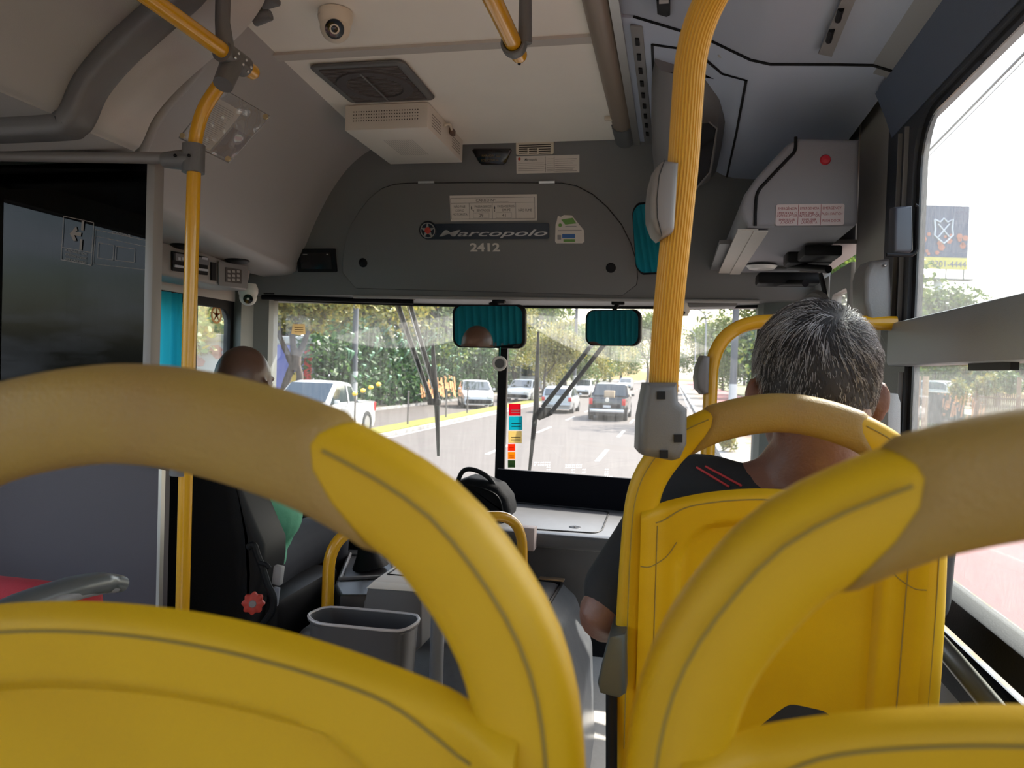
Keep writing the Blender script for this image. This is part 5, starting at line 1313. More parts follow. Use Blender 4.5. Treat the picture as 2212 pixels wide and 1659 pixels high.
# ================================================================== vehicles (local: x across, y forward, ground at 0)
TYRE = mat('tyre', (.02, .02, .022), .8); RIM = mat('wheel rim', (.45, .45, .46), .35, metal=.8)
CGL = mat('car glass', (.03, .04, .045), .06, spec=.9); TAIL = mat('tail light red', (.55, .02, .02), .25); HEADL = mat('head light', (.8, .8, .78), .1)
def car(kind, paint, name, label, loc, rz, W=1.8, plate=None):
    root = thing(name, loc, label, 'truck' if kind == 'pickup' else 'car', rz=rz)
    if kind == 'pickup':
        H, B, Ln = 1.80, 1.12, 5.2
        st = [(-2.6, .98, .98), (-2.55, 1.10, 1.10), (-.95, 1.12, 1.12), (-.85, 1.12, 1.35), (-.62, 1.12, 1.74), (.0, 1.12, H), (.45, 1.12, 1.74), (1.15, 1.10, 1.14), (1.3, 1.06, 1.06), (2.3, .98, .98), (2.55, .80, .80), (2.62, .55, .55)]
        ax = (-1.75, 1.6); WR = .40
    elif kind == 'suv':
        H, B, Ln = 1.62, 1.05, 4.4
        st = [(-2.18, .75, .75), (-2.15, 1.0, 1.05), (-1.75, 1.05, 1.48), (-1.2, 1.05, 1.60), (-.2, 1.05, H), (.35, 1.03, 1.55), (1.1, 1.0, 1.04), (1.3, .97, .97), (1.9, .86, .86), (2.15, .68, .68), (2.2, .5, .5)]
        ax = (-1.35, 1.35); WR = .34
    else:
        H, B, Ln = 1.48, .95, 4.0
        st = [(-2.0, .7, .7), (-1.97, .93, .96), (-1.55, .95, 1.34), (-1.0, .95, 1.46), (-.1, .95, H), (.3, .94, 1.40), (1.0, .92, .95), (1.2, .88, .88), (1.75, .78, .78), (1.96, .62, .62), (2.0, .45, .45)]
        ax = (-1.25, 1.25); WR = .31
    m = M(); vs = []
    hw = W/2
    for y, hb, hr in st:
        e = 1-.10*sstep(.75, 1, abs(y)/(Ln/2)); w_ = hw*e; wr = w_*(1-.16*min(1, (hr-hb)/.5))
        zt = hr
        vs.append([Vector((-w_*.95, y, .24)), Vector((-w_, y, .42)), Vector((-w_, y, hb*.72)), Vector((-w_*.97, y, hb)), Vector((-wr, y, max(hb, hr-.05))), Vector((-wr*.86, y, zt)), Vector((0, y, zt+.02))])
    full = [s+[Vector((-p.x, p.y, p.z)) for p in s[:-1]][::-1] for s in vs]; n = len(full[0])
    m.add([p for s in full for p in s], [[i*n+k, i*n+(k+1) % n, (i+1)*n+(k+1) % n, (i+1)*n+k] for i in range(len(full)-1) for k in range(n)]+[list(range(n)), [(len(full)-1)*n+k for k in range(n)][::-1]], True)
    m.build('body', paint, root, local=True)
    # glazing
    cab = [i for i, (y, hb, hr) in enumerate(st) if hr-hb > .2]
    i0, i1 = cab[0]-1, cab[-1]+1
    def side(i, top, sx, off=.006, ty=.14):
        p = vs[i]; a = p[3]; b = p[4]; q = a.lerp(b, .90 if top else .06); return Vector((sx*(q.x-off), q.y, q.z))
    idx = [i for i in range(i0, i1+1)]
    for sx in (1, -1):
        m = M(); up_, lo_ = [], []
        ii = idx if kind != 'pickup' else idx
        for i in ii:
            up_.append(side(i, True, sx)); lo_.append(side(i, False, sx))
        ylo, yhi = vs[ii[0]][3].y+.22, vs[ii[-1]][3].y-.22
        for L_ in (lo_,):
            for p in L_: p.y = min(max(p.y, ylo), yhi)
        m.sheet(up_, lo_); m.build('side_glass', CGL, root, local=True)
        ym = (vs[cab[0]][3].y+vs[cab[-1]][3].y)/2
        m = M(); m.prism([Vector((sx*(hw*.99), ym-.04, B*1.0)), Vector((sx*(hw*.99), ym+.04, B)), Vector((sx*(hw*.86), ym+.03, H-.08)), Vector((sx*(hw*.86), ym-.03, H-.08))], (sx*.012, 0, 0)); m.build('pillar', paint, root, local=True)
        m = M(); m.box((sx*(hw+.10), vs[i1][3].y-.25, B+.06), (.16, .08, .13), bev=.03); m.build('door_mirror', paint, root, local=True)
    for i_a, i_b, nm in ((i1, cab[-1], 'windscreen'), (i0, cab[0], 'rear_glass')):
        a = vs[i_a]; b = vs[i_b]; c = vs[cab[1]] if nm == 'rear_glass' and kind == 'pickup' else b
        wa = abs(a[3].x)*.88; wb = abs(c[4].x)*.90; sy = .012 if nm == 'windscreen' else -.012
        pa = Vector((0, a[3].y+sy, a[6].z+.02)); pb = Vector((0, c[4].y+sy, c[6].z-.03))
        m = M(); m.prism([pa+Vector((-wa, 0, 0)), pa+Vector((wa, 0, 0)), pb+Vector((wb, 0, 0)), pb+Vector((-wb, 0, 0))], (0, sy, .012)); m.build(nm, CGL, root, local=True)
    for sx in (1, -1):
        for ay in ax:
            m = M(); c0 = Vector((sx*(hw-.20), ay, WR)); m.lathe(c0, (sx, 0, 0), [(0, 0), (WR*.6, 0), (WR*.97, 0), (WR, .03), (WR, .17), (WR*.95, .205), (WR*.66, .21), (WR*.62, .19)], 24)
            o = m.build('wheel', TYRE, root, local=True)
            m = M(); m.lathe(c0, (sx, 0, 0), [(WR*.62, .19), (WR*.2, .205), (0, .205)], 24); m.build('rim', RIM, o, local=True)
        yb_, yf_ = st[0][0], st[-1][0]
        m = M(); m.box((sx*(hw*.84), yb_+.02, B*.82), (.17, .10, .30 if kind != 'hatch' else .22), bev=.02); m.build('tail_light', TAIL, root, local=True)
        m = M(); m.box((sx*(hw*.70), yf_-.10, .70 if kind != 'pickup' else .80), (.34, .22, .15), bev=.04); m.build('head_light', HEADL, root, local=True)
    m = M(); m.box((0, st[0][0]-.04, .48), (W*.88, .16, .18), bev=.03); m.build('rear_bumper', mat('bumper chrome', (.55, .56, .58), .25, metal=.8) if kind == 'pickup' else paint, root, local=True)
    m = M(); m.box((0, st[-1][0]-.02, .42), (W*.8, .14, .24), bev=.03); m.build('front_grille', BLK, root, local=True)
    m = M(); m.box((0, st[0][0]-.03, B*.62), (.36, .02, .12)); m.build('number_plate', mat('plate grey', (.5, .5, .5), .5), root, local=True)
    return root
PB = mat('paint black', (.006, .007, .010), .2, coat=.6); PS = mat('paint silver', (.34, .36, .38), .3, metal=.4, coat=.5); PW = mat('paint white', (.52, .52, .52), .3, coat=.5)
HD = 0.0
p = G(1310, 909); c1 = car('pickup', PB, 'pickup_truck', 'black pickup truck with chrome bumper straight ahead', (p.x, p.y+2.6, RZ), HD, W=1.88)
m = M(); m.box((.02, -1.5, 1.28), (.5, .4, .30), bev=.01); o = m.build('cardboard_box', mat('cardboard', (.50, .36, .24), .8), c1, local=True)
m = M(); m.box((0, -2.62, .80), (1.3, .015, .34), bev=.01)
m.build('tailgate', PB, c1, local=True)
m = M(); fr = Frame((0, -2.63, .88), (1, 0, 0), (0, 0, 1)); m.lathe((0, -2.60, 1.0), (0, -1, 0), [(0, .035), (.10, .035), (.11, 0)], 18); m.build('badge', STEEL, c1, local=True)
p = G(1201, 893); car('hatch', PS, 'silver_car', 'silver hatchback ahead, left of the black pickup', (p.x, p.y+2.0, RZ), HD, W=1.75)
p = G(1007, 882); car('suv', PW, 'white_car', 'white car facing the bus beyond the median under the trees', (p.x, p.y+2.0, RZ), R(200), W=1.85)
car('pickup', PW, 'pickup_truck', 'white pickup truck passing beyond the median behind the twin trunk', (-10.9, 22.3, RZ+.0), PI, W=1.85)
p = G(1130, 866); car('suv', PW, 'white_car', 'white car facing the bus seen just right of the centre post', (p.x, p.y, RZ), PI, W=1.8)
p = G(1259, 857); car('suv', PW, 'white_car', 'distant white car between the silver hatchback and the black pickup', (p.x, p.y, RZ), PI, W=1.8)
p = G(1483, 843); car('hatch', PW, 'white_car', 'small distant white car at the far end of the road', (p.x-2.0, p.y-10, RZ), HD, W=1.7)
p = G(1352, 842); car('suv', PS, 'grey_car', 'tiny distant car right above the black pickup', (p.x, p.y, RZ), PI, W=1.8)
# distant coach
p = G(1210, 853); root = thing('coach', (p.x-3.2, p.y+6, RZ), 'pale distant coach above the silver hatchback', 'bus')
m = M(); m.box((0, 0, 1.75), (2.4, 9, 2.7), bev=.15); m.build('body', PW, root, local=True)
m = M(); m.box((0, -4.52, 2.2), (2.0, .06, 1.0), bev=.02); m.build('windscreen', CGL, root, local=True)
for sx in (-1, 1):
    m = M(); m.lathe((sx*.9, -2.8, .45), (sx, 0, 0), [(0, .3), (.45, .3), (.45, 0)], 18); m.build('wheel', TYRE, root, local=True)
# white car on the raised lot at the right
m = M(); m.box((21, 54, RZ+.40), (14, 40, .9)); struct(m, 'raised_lot', mat('raised lot', (.40, .36, .28), .9, noise=(.9, .35, .7, (.26, .28, .12))))
q = at(2045, 836, D=48); car('suv', PW, 'white_car', 'white car parked beyond the plants, seen through the side window', (q.x, q.y, RZ+.85), R(215), W=1.8)

# ================================================================== trees
def leafmat(name, c1, c2, c3, trans=.35):
    m = bpy.data.materials.new(name); m.use_nodes = True; t = m.node_tree; b = t.nodes['Principled BSDF']
    b.inputs['Roughness'].default_value = .55
    tc = t.nodes.new('ShaderNodeTexCoord'); n = t.nodes.new('ShaderNodeTexNoise'); n.inputs['Scale'].default_value = 5.5; n.inputs['Detail'].default_value = 5
    cr = t.nodes.new('ShaderNodeValToRGB'); e = cr.color_ramp.elements
    e[0].position = .36; e[0].color = (*c1, 1); e[1].position = .64; e[1].color = (*c3, 1); x = e.new(.5); x.color = (*c2, 1)
    t.links.new(tc.outputs['Object'], n.inputs['Vector']); t.links.new(n.outputs['Fac'], cr.inputs['Fac']); t.links.new(cr.outputs['Color'], b.inputs['Base Color'])
    tl = t.nodes.new('ShaderNodeBsdfTranslucent'); mx = t.nodes.new('ShaderNodeMixShader'); mx.inputs['Fac'].default_value = trans
    t.links.new(cr.outputs['Color'], tl.inputs['Color']); t.links.new(b.outputs[0], mx.inputs[1]); t.links.new(tl.outputs[0], mx.inputs[2])
    t.links.new(mx.outputs[0], t.nodes['Material Output'].inputs['Surface']); return m
LF = [leafmat('leaf mid', (.04, .09, .02), (.10, .16, .035), (.21, .24, .05)), leafmat('leaf yellow', (.09, .11, .03), (.24, .24, .05), (.38, .29, .055)), leafmat('leaf dark', (.015, .045, .018), (.04, .10, .035), (.10, .18, .05))]
BARK = mat('bark', (.065, .05, .042), .9, noise=(3, .4, .7, (.11, .085, .07)), bump=(30, .8))
def leaves(m, clumps, n, size, rnd):
    tot = sum(c[1][0]*c[1][1] for c in clumps)
    for c, r in clumps:
        k = int(n*r[0]*r[1]/tot)
        for _ in range(k):
            u = rnd.uniform(-1, 1); t = rnd.uniform(0, 2*PI); s = math.sqrt(1-u*u); rad = rnd.random()**.35
            p = Vector(c)+Vector((s*math.cos(t)*r[0], s*math.sin(t)*r[1], u*r[2]))*rad
            a = Vector((rnd.uniform(-1, 1), rnd.uniform(-1, 1), rnd.uniform(-.7, .7))).normalized()*size*rnd.uniform(.6, 1.3)
            b = a.cross(Vector((rnd.uniform(-1, 1), rnd.uniform(-1, 1), rnd.uniform(-1, 1)))).normalized()*size*rnd.uniform(.4, .8)
            m.add([p-a*.9, p-b*.8, p+a, p+b*.8], [[0, 1, 2, 3]], False)
def tree_proto(seed, lm, H=9.0, Rr=4.0, bole=2.6, lean=0, n=9000, leaf=.19, rb=.22):
    rnd = random.Random(seed)
    root = thing('roadside_tree', (0, 0, 0), 'x', 'tree')
    m = M(); tips = []
    def branch(p, d, L_, r, depth):
        pts = [p]; q = p
        for i in range(3):
            d = (d+Vector((rnd.uniform(-.2, .2), rnd.uniform(-.2, .2), rnd.uniform(-.02, .16)))).normalized(); q = q+d*L_/3; pts.append(q)
        m.tube(pts, [r, r*.88, r*.76, r*.62], 8)
        if depth == 0: tips.append(q); return
        for k in range(rnd.choice((2, 3))):
            a = rnd.uniform(0, 2*PI); branch(q, (d*1.0+Vector((math.cos(a), math.sin(a), .25))*.75).normalized(), L_*.72, r*.6, depth-1)
    branch(Vector((0, 0, -.1)), Vector((lean, 0, 1)).normalized(), bole, rb, 3)
    m.build('trunk', BARK, root, local=True)
    cl = []
    for t in tips[:26]:
        rr = rnd.uniform(1.1, 1.9)*Rr/4; cl.append((t+Vector((0, 0, .1)), (rr*1.25, rr*1.25, rr*1.15)))
    for k in range(7):
        a = rnd.uniform(0, 6.28); rr = rnd.uniform(1.1, 1.7)*Rr/4; q = rnd.uniform(1.2, 3.0)*Rr/4; cl.append((Vector((q*math.cos(a), q*math.sin(a), bole*rnd.uniform(1.0, 1.7))), (rr*1.2, rr*1.2, rr)))
    m = M(); leaves(m, cl, n, leaf, rnd); m.build('foliage', lm, root, local=True)
    return root
PR = [tree_proto(11, LF[0]), tree_proto(12, LF[1], bole=3.0), tree_proto(13, LF[2], bole=2.2), tree_proto(14, LF[0], bole=3.2, Rr=4.6)]
used = set(); rnd = random.Random(21)
def put(k, x, y, s, label, group=None, rz=None, zs=1.0):
    o = PR[k] if k not in used else copy_tree(PR[k]); used.add(k)
    o.location = (x, y, RZ+.05); o.scale = (s, s, s*zs); o.rotation_euler = (0, 0, rnd.uniform(0, 6.28) if rz is None else rz)
    o['label'] = label
    if group: o['group'] = group
    elif 'group' in o: del o['group']
for i, (x, y, s) in enumerate(((-23.5, 33, 1.25), (-16.5, 41, 1.1), (-17.2, 48, 1.2), (-16.6, 56, 1.15), (-17, 66, 1.2), (-16, 77, 1.2), (-17, 90, 1.25), (-16, 106, 1.3), (-24, 44, 1.5), (-23, 52, 1.5), (-24, 70, 1.6), (-22, 90, 1.6), (-21, 24, 1.2), (-25, 30, 1.5), (-19, 14, 1.2), (-27, 18, 1.4))):
    put((0, 1, 3, 2)[i % 4], x, y, s, 'leafy green tree in the dense row behind the opposite carriageway', 'trees beyond the opposite carriageway')
for i, (x, y, s) in enumerate(((-9.7, 58, .62), (-9.7, 70, .78), (-9.7, 84, .9), (-9.7, 100, 1.0), (-9.7, 120, 1.15), (-9.7, 145, 1.3))):
    put((1, 0)[i % 2], x, y, s, 'yellowish tree growing in a line on the median far ahead', 'trees on the median')
put(3, 6.4, 38, 1.05, 'large rounded tree on the right verge behind the hooped rail', zs=.92)
for i, (x, y, s) in enumerate(((7.5, 60, .95), (7.2, 78, .9), (7.0, 95, 1.0), (7.4, 120, 1.1), (12, 70, 1.0), (13, 84, 1.2), (11, 90, 1.2))):
    put((2, 0, 3)[i % 3], x, y, s, 'tree further along the right verge, small in the distance', 'trees on the right verge')
for i, (x, y, s) in enumerate(((18.5, 60, .95), (22.5, 60, .85), (26, 62, .8))):
    put((0, 2, 1)[i % 3], x, y, s*1.2, 'low tree beyond the raised lot seen above the window rail', 'trees beyond the raised lot')
for i, (x, y) in enumerate(((24, 78), (29, 80), (34, 78), (39, 80), (29, 92))):
    put((2, 0)[i % 2], x, y, .75, 'dark tree far behind the fence at the right window', 'small trees behind the fence')
rr = random.Random(31)
for k, (y0, y1, x, h) in enumerate(((55, 80, -17.5, 3.2), (80, 120, -17.0, 3.4), (12, 26, -19, 3.0))):
    m = M(); cl = [((x+rr.uniform(-1, 1), y0+(y1-y0)*rr.random(), RZ+rr.uniform(.8, h)), (1.5, 2.2, 1.3)) for _ in range(26)]
    leaves(m, cl, 7000, .24, rr); m.build('roadside_thicket', LF[(2, 0, 2)[k]], label=('dark green thicket under the trees, beyond the tall hedge', 'dark green thicket under the trees, farthest ahead on the left', 'dark green thicket by the driver side window')[k], cat='bush')
# far line of trees closing the view
for i in range(9):
    put(i % 4, -40+i*11+rnd.uniform(-2, 2), 190+rnd.uniform(-8, 8), 1.7, 'hazy tree in the far line closing the road', 'far line of trees')

# forked tree on the left with bare twin trunk
root = thing('forked_tree', G(628, 890), 'grey-brown twin-trunked tree just right of the driver head', 'tree')
DT = 29.0
def tp(x, y, d=DT): return at(x, y, D=d)
m = M()
for pts, r in (([(603, 905), (612, 850), (622, 815), (632, 790)], [.22, .20, .19, .20]), ([(628, 905), (640, 850), (648, 815), (642, 790)], [.20, .19, .18, .20]), ([(636, 800), (640, 775), (640, 752)], [.27, .25, .18]),
               ([(634, 790), (622, 765), (612, 745), (603, 720), (602, 690)], [.2, .16, .13, .11, .08]), ([(638, 780), (633, 745), (632, 715), (640, 690), (650, 668), (644, 640)], [.18, .16, .15, .13, .11, .08]),
               ([(642, 770), (655, 745), (664, 722), (680, 705), (700, 690), (708, 660)], [.18, .15, .12, .11, .09, .07])):
    m.tube(bez([tp(x, y) for x, y in pts], 4), [.72*r[min(int(i/4), len(r)-1)] for i in range((len(pts)-1)*4+1)], 10)
m.build('trunk', BARK, root)
m = M(); rr = random.Random(4); leaves(m, [(tp(x, y), (1.1, 1.1, .8)) for x, y in ((600, 675), (640, 640), (705, 655), (670, 620), (590, 640), (740, 630), (660, 680))], 2600, .16, rr); m.build('foliage', LF[1], root)

# hedge with big leaves and the trailer behind
root = thing('tall_hedge', (-15.6, 42, RZ), 'tall dark green hedge with orange lower leaves behind the street pole', 'hedge')
m = M(); rr = random.Random(9)
h0 = at(700, 880, X=-15.8); h1 = at(955, 875, X=-15.8)
cl = [((-15.8+rr.uniform(-.3, .5), h0.y+(h1.y-h0.y)*k/13, RZ+rr.uniform(1.0, 3.8)), (1.1, 1.9, 1.3)) for k in range(14) for _ in range(3)]
leaves(m, cl, 9000, .20, rr); m.build('foliage', LF[2], root)
m = M()
for k in range(60):
    b = Vector((-14.9+rr.uniform(-.1, .2), h0.y+(h1.y-h0.y)*rr.random(), RZ+rr.uniform(1.2, 4.0))); a = rr.uniform(-1, 1)
    L_ = rr.uniform(.8, 1.5); m.grid(lambda u, v: b+Vector((.05+.25*math.sin(PI*v), (a*v*L_)+(u-.5)*.35*math.sin(PI*min(v+.1, 1)), v*L_*.9-.5*v*v*L_)), 2, 6)
m.build('broad_leaf', mat('broad leaf green', (.05, .17, .09), .45), root)
m = M()
for k in range(26):
    b = Vector((-14.7, h0.y+(h1.y-h0.y)*(.55+.4*rr.random()), RZ+rr.uniform(1.2, 1.9))); m.grid(lambda u, v: b+Vector((.1*v, (u-.5)*.28+.1*v, -v*.9)), 1, 3)
m.build('orange_leaf', mat('orange leaf', (.62, .26, .10), .6), root)
root = thing('show_trailer', at(630, 850, D=35), 'white trailer with blue end and red corner strip behind the twin-trunked tree', 'trailer')
T0 = at(675, 742, D=35); TX = Vector((1, .12, 0)).normalized()
tfz = Frame(T0, TX, (0, 0, 1))
m = M(); m.prism([tfz.p(a, b, 0) for a, b in ((-6.5, -3.2), (0, -3.2), (0, 0), (-6.5, 0))], tfz.n*-2.2); m.build('body', mat('trailer white', (.62, .62, .68), .5), root)
m = M(); bprism(m, [tfz.p(a, b, .1) for a, b in ((-6.6, -.05), (.1, -.05), (.1, .30), (-6.6, .30))], tfz.n*-2.4, .05); m.build('roof', PW, root)
m = M(); tfz.plate(m, -1.9, -3.1, -.36, -.1, .01, .03); m.build('blue_panel', mat('trailer blue', (.20, .22, .55), .5), root)
m = M(); tfz.plate(m, -.36, -3.2, 0, -.05, .01, .05); m.build('red_strip', mat('trailer red', (.62, .05, .05), .5), root)
m = M(); rr = random.Random(2)
for k in range(18):
    c = tfz.p(rr.uniform(-6, -2), rr.uniform(-2.9, -.4), .03); s = rr.uniform(.12, .35); m.add([c+tfz.x*s*math.cos(t)+tfz.y*s*.8*math.sin(t) for t in [R(60*j+10) for j in range(6)]], [[0, 1, 2, 3, 4, 5]], False)
m.build('pink_print', mat('trailer print', (.62, .25, .22), .6), root)
m = M(); c = tfz.p(-.75, -2.0, .04); m.add([c+tfz.x*.35*math.cos(t)+tfz.y*.7*math.sin(t) for t in [R(45*j) for j in range(8)]], [list(range(8))], False); m.build('yellow_print', mat('trailer yellow', (.7, .5, .12), .6), root)
for k, a in enumerate((-5.2, -1.3)):
    m = M(); m.lathe(tfz.p(a, -3.3, -.1), -tfz.n, [(0, 0), (.42, 0), (.42, .25)], 18); m.build('wheel', TYRE, root)
# street pole
def pole(px, ytop, ybase, D, r, label, white=True, cat='pole', mt=None):
    b = at(px, ybase, D=D); t = at(px+ (ybase-ytop)*.03, ytop, D=D); b.z = RZ; b.x = t.x; b.y = t.y
    root = thing('utility_pole', b, label, cat)
    m = M(); m.tube([b, t], [r, r*.85], 12); m.build('shaft', mt or mat('pole dark', (.09, .095, .11), .7), root)
    if white: m = M(); m.tube([b, b+Vector((0, 0, 2.0))], r*1.12, 12); m.build('painted_base', PW, root, label='white painted base')
    return root
pole(762, 600, 893, 36, .15, 'dark pole with white painted base right of the white pickup')
pole(1583, 640, 905, 33, .16, 'dark pole with white base beside the hooped rail on the right')
pole(1240, 660, 870, 60, .14, 'thin distant pole above the silver hatchback')
for px, yb_, lb in ((791, 925, 'nearest the hedge end'), (907, 913, 'second from the left'), (990, 903, 'third, right of the left wiper'), (1036, 897, 'last before the centre post')):
    g = G(px, yb_-3); g.x = -9.72; g = at(px, 0, X=-9.72); g.z = RZ+.12
    root = thing('median_post', g, 'thin dark post on the grassy median, '+lb, 'post', 'median posts')
    m = M(); m.tube([g, g+Vector((0, 0, 1.25))], .035, 8); m.build('shaft', mat('post rust', (.14, .12, .11), .8), root)
    m = M(); m.sphere(g+Vector((0, 0, 1.25)), .045, 8, 6); m.build('cap', MATS['post rust'], root)
g = at(791, 0, X=-9.72); g.z = RZ+1.4
m = M()
for k in range(4): m.sphere(g+Vector((.12*k-.02, .35*k, .02+.10*k)), (.08, .12, .07), 8, 6)
m.build('warning_ribbon', mat('ribbon yellow', (.85, .55, .05), .6), label='yellow beads of ribbon tied to the leftmost median post', cat='ribbon')
for y, lb in ((78, 'nearer'), (115, 'farther')):
    root = thing('street_lamp', (-2.2+ (5.2), y, RZ), lb+' thin curved street lamp against the sky near the vanishing point', 'lamp')
    b = Vector((3.0-.0, y, RZ)); m = M(); m.tube(bez([b, b+Vector((0, 0, 7)), b+Vector((-.4, 0, 8.6)), b+Vector((-1.8, 0, 9.0))], 6), .09, 8); m.build('mast', mat('mast grey', (.3, .3, .32), .6), root)
    m = M(); m.sphere(b+Vector((-2.0, 0, 9.0)), (.35, .15, .08), 10, 6); m.build('lamp_head', GRYL, root)
# right verge: bush, fence, box, posts, climbing plants
def bush(c, r, n, lm, label, leaf=.07, name='bush'):
    c = Vector(c); rr = random.Random(int(c.y*10)+3)
    m = M(); leaves(m, [(c+Vector((rr.uniform(-.4, .4)*r[0], rr.uniform(-.4, .4)*r[1], r[2]*rr.uniform(.4, .9))), (r[0]*.6, r[1]*.6, r[2]*.55)) for _ in range(5)], n, leaf, rr)
    return m.build(name, lm, label=label, cat='bush')
g = G(1577, 985); bush((g.x, g.y, RZ+.1), (.45, .45, .55), 900, LF[1], 'small yellow-green bush on the right pavement below the hooped rail', .06)
g = G(1560, 850)
FX = 9.2
fw0, fw1 = at(2100, 850, X=FX).y, at(2330, 850, X=FX).y
root = thing('picket_fence', (FX, (fw0+fw1)/2, RZ), 'rusty brown picket fence at the right of the side window', 'fence')
FM = mat('fence brown', (.26, .17, .12), .8)
m = M(); y = fw1
while y < fw0: m.box((FX, y, RZ+1.15), (.03, .035, 1.9)); y += .13
m.build('pickets', FM, root)
for z in (.55, 1.95):
    m = M(); m.box((FX-.03, (fw0+fw1)/2, RZ+z), (.04, fw0-fw1, .06)); m.build('fence_rail', FM, root)
for px, lb in ((1987, 'darker brown post at the very edge of the lower side pane'), (2001, 'pale wooden post left of the parked car in the side window'), (2113, 'thin orange-brown post in the middle of the lower side pane'), (2203, 'brown post at the right picture edge behind the fence')):
    q = at(px, 800, X=8.6+.3*(px > 2100)); m = M(); r_ = .10 if px == 2001 else .055; m.tube([Vector((q.x, q.y, RZ+.1)), Vector((q.x, q.y, RZ+2.55))], r_, 10)
    m.build('wooden_post', mat('wood pale' if px == 2001 else 'wood brown', (.50, .33, .22) if px == 2001 else (.30, .18, .12), .8), label=lb, cat='post')
q = at(2034, 900, X=9.6); m = M(); bx_w = .9; m.box((q.x, q.y, RZ+1.05), (.5, at(2001, 900, X=9.6).y-at(2062, 900, X=9.6).y, 1.9), bev=.05)
m.build('utility_cabinet', mat('cabinet dark', (.06, .06, .06), .6), label='dark roadside cabinet below the parked white car', cat='cabinet')
for px, py, s, lm, lb in ((2080, 850, .7, 1, 'bright green climbing plant right of the dark cabinet'), (2130, 840, .75, 1, 'yellow-green plant on the fence, middle of the lower side pane'), (2010, 935, .6, 0, 'low green plant below the dark cabinet'), (2085, 800, .4, 1, 'reddish small plant beside the parked white car'), (2175, 830, .6, 0, 'green plant near the right picture edge')):
    q = at(px, py, X=9.0); bush((q.x, q.y, q.z-s*.4), (s*.6, s*.8, s*.8), 900, LF[lm], lb, .07, 'climbing_plant')
# billboard and cables
BD = 78.0
bf = Frame(at(2036, 512, D=BD), Vector((rgt.x, rgt.y, 0)), (0, 0, 1))
BX = [bf.hit(1978, 444), bf.hit(2092, 444), bf.hit(2092, 581), bf.hit(1978, 581)]
a0, a1 = bf.hit(1976, 512)[0], bf.hit(2092, 512)[0]; b0, b1 = bf.hit(2036, 581)[1], bf.hit(2036, 444)[1]; by_ = bf.hit(2036, 556)[1]
root = thing('billboard', bf.p((a0+a1)/2, b0), 'tall billboard with pale crest and yellow number strip in the side window', 'billboard')
m = M(); bf.plate(m, a0, by_, a1, b1, -.3, 0); m.build('panel', mat('board navy', (.07, .09, .16), .6), root)
m = M(); bf.plate(m, a0+.3, b0, a1, by_, -.3, .02); m.build('number_strip', mat('board yellow', (.70, .58, .12), .6), root)
m = M(); a, b = bf.hit(2048, 578); bf.text(m, '3201-4444', a, b+.05, .62, .06, 3.6); m.build('lettering', mat('board print', (.10, .12, .25), .6), root)
m = M(); sh = [(2018, 474), (2030, 480), (2038, 472), (2046, 480), (2058, 474), (2056, 495), (2058, 508), (2048, 518), (2038, 526), (2028, 518), (2018, 508), (2020, 495)]
m.tube([bf.pp(x, y, .08) for x, y in sh+sh[:1]], .09, 6); m.tube([bf.pp(x, y, .08) for x, y in ((2026, 484), (2050, 512))], .07, 6); m.tube([bf.pp(x, y, .08) for x, y in ((2050, 484), (2026, 512))], .07, 6); m.build('crest', mat('crest pale', (.65, .68, .75), .5), root)
m = M(); rr = random.Random(8)
for k in range(16):
    c = bf.pp(rr.uniform(1982, 2085), rr.uniform(505, 550), .05); s = rr.uniform(.15, .4); m.add([c+bf.x*s*math.cos(t)+bf.y*s*math.sin(t) for t in [R(60*j) for j in range(6)]], [[0, 1, 2, 3, 4, 5]], False)
m.build('coloured_print', mat('board red', (.50, .16, .10), .6), root)
m = M(); bf.plate(m, a0-.1, b0-1.15, a1+.4, b0-1.0, -.5, .6); m.build('catwalk', GRYD, root)
for u in (.12, .62, .95):
    m = M(); p = bf.p(a0+(a1-a0)*u, b0-.6, -.1); m.tube([bf.p(a0+(a1-a0)*u, b0, -.1), bf.p(a0+(a1-a0)*u, b0-1.2, -.1)], .08, 6); m.build('strut', GRYD, root)
m = M(); p = bf.p((a0+a1)/2, b0-1.0, -.3); m.tube([Vector((p.x, p.y, RZ)), p], .45, 12); m.build('column', mat('column pale', (.6, .6, .6), .7), root)
for k, (q0, q1, r_, lb) in enumerate((((1990, 231), (2186, 5), .012, 'highest thin cable across the sky in the side window'), ((1986, 285), (2212, 29), .014, 'second thin cable across the sky in the side window'), ((1976, 357), (2212, 116), .030, 'thick twisted cable across the sky in the side window'), ((1978, 366), (2212, 131), .014, 'thin cable just under the thick twisted one'))):
    a = at(*q0, X=6.0); b = at(*q1, X=6.0); d = (b-a); m = M(); m.tube([a-d*3, b+d*1.2], r_, 8); m.build('overhead_cable', mat('cable grey', (.12, .12, .13), .7), label=lb, cat='cable', group='overhead cables')
